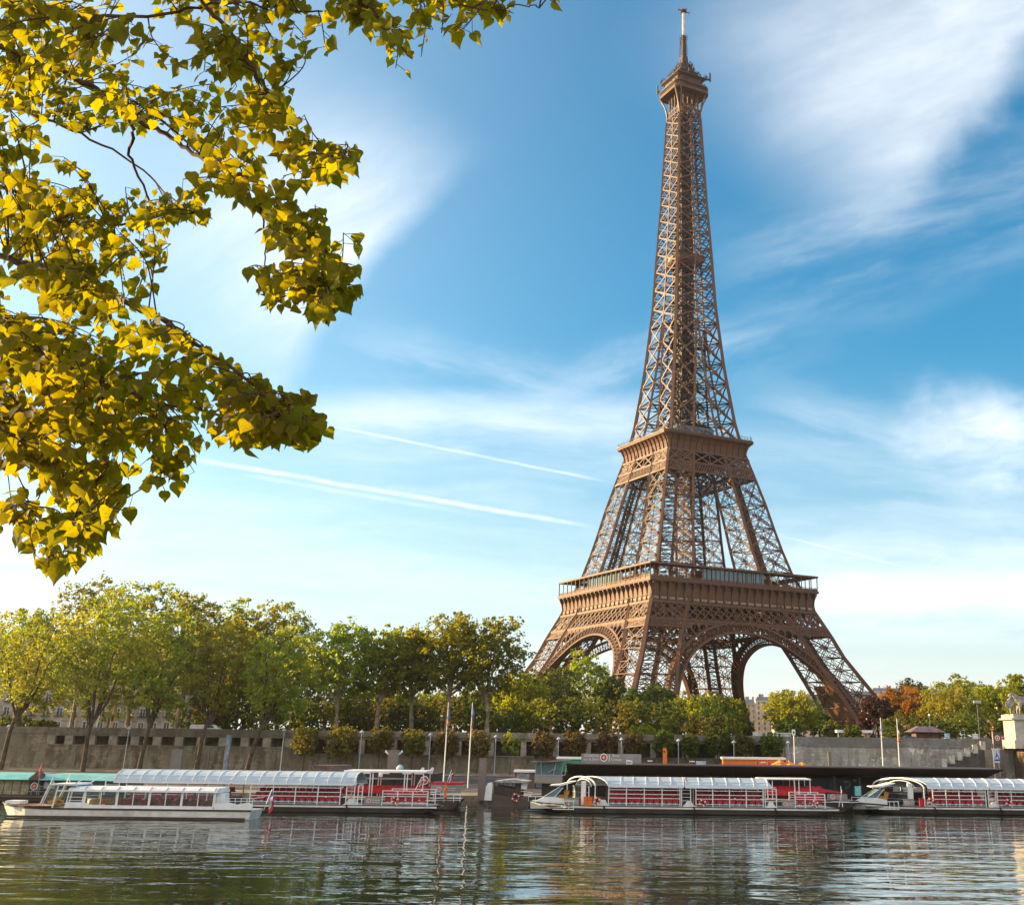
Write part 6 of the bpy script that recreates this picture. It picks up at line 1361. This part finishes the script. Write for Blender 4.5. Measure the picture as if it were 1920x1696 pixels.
# statue on its pedestal at the bridge end
Ys = 240.0; s_ = Ys/FS; cx = at(1926, 1390, Ys).x; zb = at(1910, 1398, Ys).z
t = thing('pedestal', 'square pale stone pedestal at the bridge end', 'pedestal', (cx, Ys, 8.4)); PED = mat('pedestal_stone', (.40, .375, .33), .85, 0, .08, .6, bump=.2); top = at(1910, 1345, Ys).z-8.4; bs = at(1910, 1387, Ys).z-8.4
MB().box(-36*s_, 36*s_, -4, 4, -.1, bs).build('base', PED, t); MB().box(-32*s_, 32*s_, -3.6, 3.6, bs, top-.4).build('die', PED, t); MB().box(-38*s_, 38*s_, -4.2, 4.2, top-.4, top-.1).box(-34*s_, 34*s_, -3.9, 3.9, top-.1, top+.6).build('cornice', PED, t)
def skin(name, verts, edges, rad, mt, parent, sub=2):
    me = bpy.data.meshes.new(name); me.from_pydata(verts, edges, []); o = bpy.data.objects.new(name, me); COL.objects.link(o)
    md = o.modifiers.new('s', 'SKIN'); sv = me.skin_vertices[0].data
    for i, r in enumerate(rad): sv[i].radius = (r, r) if not isinstance(r, tuple) else r
    sv[0].use_root = True; o.modifiers.new('u', 'SUBSURF').levels = sub; o.modifiers['u'].render_levels = sub
    bpy.context.view_layer.update(); m2 = bpy.data.meshes.new_from_object(o.evaluated_get(bpy.context.evaluated_depsgraph_get())); bpy.data.objects.remove(o)
    m2.materials.clear(); m2.materials.append(mt); m2.polygons.foreach_set('use_smooth', [True]*len(m2.polygons)); o = bpy.data.objects.new(name, m2); COL.objects.link(o); o.parent = parent; return o
SG = mat('weathered_statue_stone', (.30, .285, .26), .9, 0, .25, 1.5, bump=.4)
t = thing('statue', 'grey stone statue of a warrior holding a horse, cut by the right edge', 'statue', (cx, Ys, 8.4+top+.6))
V = [(1.4, 0, 2.5), (.4, 0, 2.55), (-.7, 0, 2.6), (-1.5, 0, 3.2), (-1.9, 0, 3.9), (-2.5, 0, 3.7), (-2.9, 0, 3.3), (2.2, 0, 2.3), (2.7, 0, 1.2),
     (-.9, -.4, 1.6), (-.9, -.4, .8), (-1.0, -.4, .05), (-.9, .4, 1.5), (-1.3, .4, .9), (-1.2, .4, .1), (1.7, -.4, 1.6), (2.0, -.4, .9), (1.8, -.4, .05), (1.7, .4, 1.5), (2.1, .4, .8), (1.9, .4, .05)]
Ed = [(0, 1), (1, 2), (2, 3), (3, 4), (4, 5), (5, 6), (0, 7), (7, 8), (2, 9), (9, 10), (10, 11), (2, 12), (12, 13), (13, 14), (0, 15), (15, 16), (16, 17), (0, 18), (18, 19), (19, 20)]
skin('horse', V, Ed, [.75, .78, .72, .48, .36, .30, .2, .3, .15, .3, .2, .2, .3, .2, .2, .36, .2, .2, .36, .2, .2], SG, t)
V = [(-2.7, -1.0, 1.75), (-2.7, -1.0, 2.3), (-2.7, -1.0, 2.85), (-2.7, -1.0, 3.15), (-2.72, -1.02, 3.5), (-3.2, -1.0, 2.75), (-3.5, -1.1, 2.1), (-3.2, -1.3, 1.6), (-2.2, -.9, 2.75), (-1.9, -.6, 3.2), (-2.2, -.3, 3.5), (-2.95, -1.0, 1.6), (-3.0, -1.0, .85), (-3.0, -1.05, .05), (-2.45, -1.0, 1.6), (-2.35, -1.1, .85), (-2.3, -1.0, .05)]
Ed = [(0, 1), (1, 2), (2, 3), (3, 4), (2, 5), (5, 6), (6, 7), (2, 8), (8, 9), (9, 10), (0, 11), (11, 12), (12, 13), (0, 14), (14, 15), (15, 16)]
skin('warrior', V, Ed, [.36, .32, .40, .16, .26, .18, .14, .11, .18, .14, .11, .24, .17, .12, .24, .17, .12], SG, t)
MB().disc((-3.3, -1.4, 1.9), .75, .12, 16).build('shield', SG, t); MB().box(-3.6, 3.2, -1.6, 1.2, -.25, .06).build('plinth', SG, t)
# ------------------------------------------------------------------ poplar branches hanging into the picture, a few metres from the camera
POPL = leafmat('poplar_leaves', (.128, .148, .006), (.225, .215, .010), .76, (2.2, 2.1, .22), .25, 1.6, .2, .45)
TWIG = mat('brown_twig_bark', (.085, .048, .026), .85, 0, .2, 8, .2)
rng = random.Random(77); nrg = np.random.default_rng(77)
poplar = thing('poplar_tree', 'poplar with yellow green leaves hanging into the upper left of the picture', 'tree', (-7.0, 4.6, 7.3))
ORG = Vector((-7.0, 4.6, 7.3))
loc = lambda p: p-ORG
BR = [  # image points of the main boughs with their depth in metres
 ([(-60, 60), (60, 112), (150, 152), (225, 205), (250, 250), (246, 300), (290, 390)], 5.6, 6.4, .020),
 ([(150, 152), (240, 215), (300, 245), (360, 285), (430, 330), (480, 385), (545, 425), (600, 455), (640, 545)], 5.9, 5.2, .016),
 ([(330, -60), (395, 20), (440, 70), (470, 120), (500, 170), (540, 232), (600, 282), (645, 315)], 5.0, 5.0, .013),
 ([(-60, 450), (60, 500), (150, 526), (250, 575), (330, 615), (400, 670), (500, 730), (575, 785)], 5.5, 5.0, .018),
 ([(-60, 590), (80, 650), (200, 712), (300, 752), (400, 772), (470, 800)], 5.9, 5.6, .015),
 ([(300, 752), (314, 800), (316, 880)], 5.7, 5.5, .007),
 ([(60, 650), (130, 720), (152, 810), (160, 900), (140, 980), (110, 1055)], 5.6, 4.9, .009),
 ([(150, 880), (95, 905), (60, 950)], 5.2, 5.0, .004),
 ([(-60, 180), (60, 215), (170, 260), (280, 330), (340, 400)], 6.8, 6.4, .012),
 ([(-60, -20), (120, 30), (280, 30), (420, 5), (560, 20), (640, 25)], 5.2, 5.0, .012),
 ([(600, -70), (690, 10), (740, 60), (770, 110)], 4.8, 4.7, .007),
 ([(760, -80), (830, -10), (900, 15), (980, 10), (1015, 18)], 4.8, 4.6, .006),
 ([(480, 385), (500, 440), (500, 510), (520, 560)], 5.4, 5.3, .006),
 ([(-60, 330), (60, 370), (140, 400), (230, 420), (330, 400), (385, 400)], 6.4, 6.0, .012),
 ([(-60, 760), (20, 780), (60, 800), (10, 850)], 5.4, 5.2, .007),
]
def smooth(P, k=6):
    out = []
    for i in range(len(P)-1):
        p0, p1, p2, p3 = P[max(i-1, 0)], P[i], P[i+1], P[min(i+2, len(P)-1)]
        for j in range(k):
            t = j/k; out.append(.5*((2*p1)+(p2-p0)*t+(2*p0-5*p1+4*p2-p3)*t*t+(3*p1-p0-3*p2+p3)*t**3))
    return out+[P[-1]]
POLY = [(-120, -120), (1060, -120), (1040, 18), (985, 40), (925, 72), (872, 72), (840, 48), (812, 100), (745, 142), (700, 85), (690, 40), (640, 55), (612, 110), (560, 148), (520, 130), (545, 200), (580, 215), (560, 250), (655, 268), (650, 325), (615, 350), (620, 400), (668, 450), (655, 490), (686, 530), (665, 575), (640, 608), (600, 626), (560, 590), (505, 590), (480, 560), (452, 530), (470, 470), (490, 440), (462, 395), (420, 380), (390, 410), (345, 455), (295, 490), (280, 530), (262, 560), (330, 610), (395, 640), (430, 690), (500, 735), (560, 735), (585, 715), (590, 760), (606, 815), (575, 842), (520, 830), (440, 838), (395, 815), (372, 850), (370, 890), (310, 922), (262, 880), (240, 850), (222, 880), (238, 960), (215, 1028), (150, 1062), (95, 1085), (60, 1040), (20, 1000), (4, 965), (40, 930), (85, 935), (110, 880), (60, 880), (20, 875), (-120, 880)]
HOLES = [((255, 18), 60, 30), ((235, 300), 90, 42), ((150, 268), 40, 18), ((330, 300), 60, 30), ((20, 560), 22, 14), ((140, 620), 18, 12), ((430, 220), 20, 12), ((520, 60), 24, 16)]
def inside(x, y):
    c = False; n = len(POLY)
    for i in range(n):
        (x1, y1), (x2, y2) = POLY[i], POLY[(i+1) % n]
        if (y1 > y) != (y2 > y) and x < (x2-x1)*(y-y1)/(y2-y1)+x1: c = not c
    if not c: return False
    for (hx, hy), a, b in HOLES:
        if ((x-hx)/a)**2+((y-hy)/b)**2 < 1: return rng.random() < .12
    return True
wood = MB(); PTS = []
for pts, d0, d1, r0 in BR:
    n = len(pts); P = [at(px, py, d0+(d1-d0)*i/(n-1)+rng.uniform(-.12, .12)) for i, (px, py) in enumerate(pts)]
    S = smooth(P); S = [p+Vector((rng.uniform(-1, 1), rng.uniform(-1, 1), rng.uniform(-1, 1)))*.010 for p in S]
    wood.tube([loc(p) for p in S], [max(.003, r0*(1-.72*i/(len(S)-1))) for i in range(len(S))], 7)
    PTS += S
PA = np.array([tuple(p) for p in PTS])
def project(p):
    v = np.array(p)-np.array([0, 0, CAM_Z]); d = v@CF; return PPX+F_PX*(v@CR)/d, PPY-F_PX*(v@CU)/d
# twigs: from the nearest bough to points spread through the crown, drooping at the end
TW = []; tries = 0
while len(TW) < 650 and tries < 16000:
    tries += 1; x, y = rng.uniform(-70, 1050), rng.uniform(-70, 1085)
    if rng.random() < .15: x, y = rng.uniform(-40, 250), rng.uniform(640, 1085)
    elif rng.random() < .06: x, y = rng.uniform(380, 605), rng.uniform(690, 845)
    if not inside(x, y): continue
    if x > 640 and rng.random() < .25: continue
    depth = rng.uniform(4.6, 7.2) if x < 420 else rng.uniform(4.5, 5.6)
    e = at(x, y, depth); dd = np.linalg.norm((PA-np.array(e))*np.array([1, .55, 1]), axis=1); j = int(np.argmin(dd))
    if dd[j] > .75: continue
    if not inside(*project((PTS[j]+e)*.5)): continue
    a = PTS[j]; L = (e-a).length; mid = a+(e-a)*.55+Vector((rng.uniform(-.05, .05), rng.uniform(-.05, .05), .06*L+.01)); TW.append((a, mid, e))
LEAF_OUT = [(0, 0), (.30, -.03), (.49, .18), (.46, .42), (.30, .62), (.11, .84), (.03, 1.0)]     # half outline of a poplar leaf, base to tip
VV = []; FF = []; nl = 0
def leaf(p, size, tip, nrm):
    """one leaf: petiole end at p, tip direction, folded a little along the midrib"""
    global nl
    t = tip.normalized(); b = t.cross(nrm).normalized(); n_ = b.cross(t); o = len(VV); fold = rng.uniform(.05, .35); curl = rng.uniform(-.25, .3); asp = rng.uniform(.85, 1.12)
    mids = [.0, .32, .66, 1.0]
    ring = []
    for s in (-1, 1):
        for w_, u in LEAF_OUT[1:-1]:
            q_ = p+t*(u*size)+b*(s*w_*size*asp*(1+rng.uniform(-.06, .06)))+n_*(fold*w_*size-curl*(u**2)*size*.6); ring.append(q_)
    m = [p+t*(u*size*(1.08 if u == 1 else 1))-n_*(curl*(u**2)*size*.6) for u in mids]
    VV.extend(m+ring); L_, R_ = o+4, o+4+5
    for k, s in ((L_, 0), (R_, 1)):
        f = [(o, k, k+1, o+1), (o+1, k+1, k+2), (o+1, k+2, k+3, o+2), (o+2, k+3, k+4), (o+2, k+4, o+3)]
        FF.extend([tuple(reversed(q_)) if s else q_ for q_ in f])
    nl += 1
for a, mid, e in TW:
    jx, jy = rng.gauss(0, 13), rng.gauss(0, 13); S = smooth([a, mid, e], 5); wood.tube([loc(p) for p in S], [.0042, .004, .0038, .0035, .0033, .003, .003, .0028, .0026, .0024, .002], 5, False)
    n = rng.randint(9, 12)
    for i in range(n):
        f = .25+.78*i/(n-1); f = min(f, 1.0); k = f*(len(S)-1); j = min(int(k), len(S)-2); p = S[j]+(S[j+1]-S[j])*(k-j)
        out = Vector((rng.uniform(-1, 1), rng.uniform(-1, 1), rng.uniform(-.5, .45))); pl = rng.uniform(.03, .065); q_ = p+out.normalized()*pl+Vector((0, 0, -.012))
        size = rng.uniform(.040, .080)
        tip = Vector((out.x*.55+rng.uniform(-.35, .35), out.y*.5+rng.uniform(-.3, .3), -rng.uniform(.25, 1.15)))
        c = q_+tip.normalized()*size*.5; x, y = project(c); x += jx+rng.gauss(0, 8); y += jy+rng.gauss(0, 8)
        if y < 1100 and x > 0 and not inside(x, y) and rng.random() < .93: continue
        wood.beam(loc(p), loc(q_), .0022)
        nrm = Vector((rng.gauss(0, .55), -1+rng.gauss(0, .55), rng.gauss(.1, .55))); leaf(q_, size, tip, nrm)
me = bpy.data.meshes.new('foliage'); me.from_pydata([tuple(loc(v)) for v in VV], [], FF); me.materials.append(POPL); me.update()
me.polygons.foreach_set('use_smooth', [True]*len(me.polygons))
fo = bpy.data.objects.new('foliage', me); COL.objects.link(fo); fo.parent = poplar; tag(fo, None, None, None, 'stuff')
wood.build('twigs', TWIG, poplar, smooth=True)
m = MB(); m.tube([(0, 0, -.2), (.1, 0, 1.2), (.15, .05, 3), (.1, 0, 5), (0, .1, 7.5)], [.34, .28, .25, .21, .15], 12)
for pts, d0, d1, r0 in BR:                                   # limbs that carry the boughs, from the trunk outside the picture
    if pts[0][0] < 0 or pts[0][1] < 0:
        q_ = loc(at(*pts[0], d0)); z = max(1.6, min(7.2, q_.z-.3)) if q_.z > 1.9 else max(1.2, q_.z+.2)
        a = Vector((.1, 0, z)); m.tube([a, a+(q_-a)*.4+Vector((0, 0, .25)), a+(q_-a)*.75+Vector((0, 0, .12)), q_], [.085, .06, .035, r0], 8)
m.build('trunk', BARK_D, poplar, smooth=True)

# ------------------------------------------------------------------ air
HAZE = True
if HAZE:
    hm = bpy.data.materials.new('haze_air'); hm.use_nodes = True; ht = hm.node_tree; ht.nodes.clear(); pv = ht.nodes.new('ShaderNodeVolumePrincipled'); ho = ht.nodes.new('ShaderNodeOutputMaterial')
    pv.inputs['Color'].default_value = (.98, .93, .84, 1); pv.inputs['Density'].default_value = .00006; pv.inputs['Anisotropy'].default_value = .70
    ht.links.new(pv.outputs[0], ho.inputs['Volume'])
    tag(MB().box(-650, 900, -61, 1050, -2.0, 345).build('haze', hm), kind='stuff')
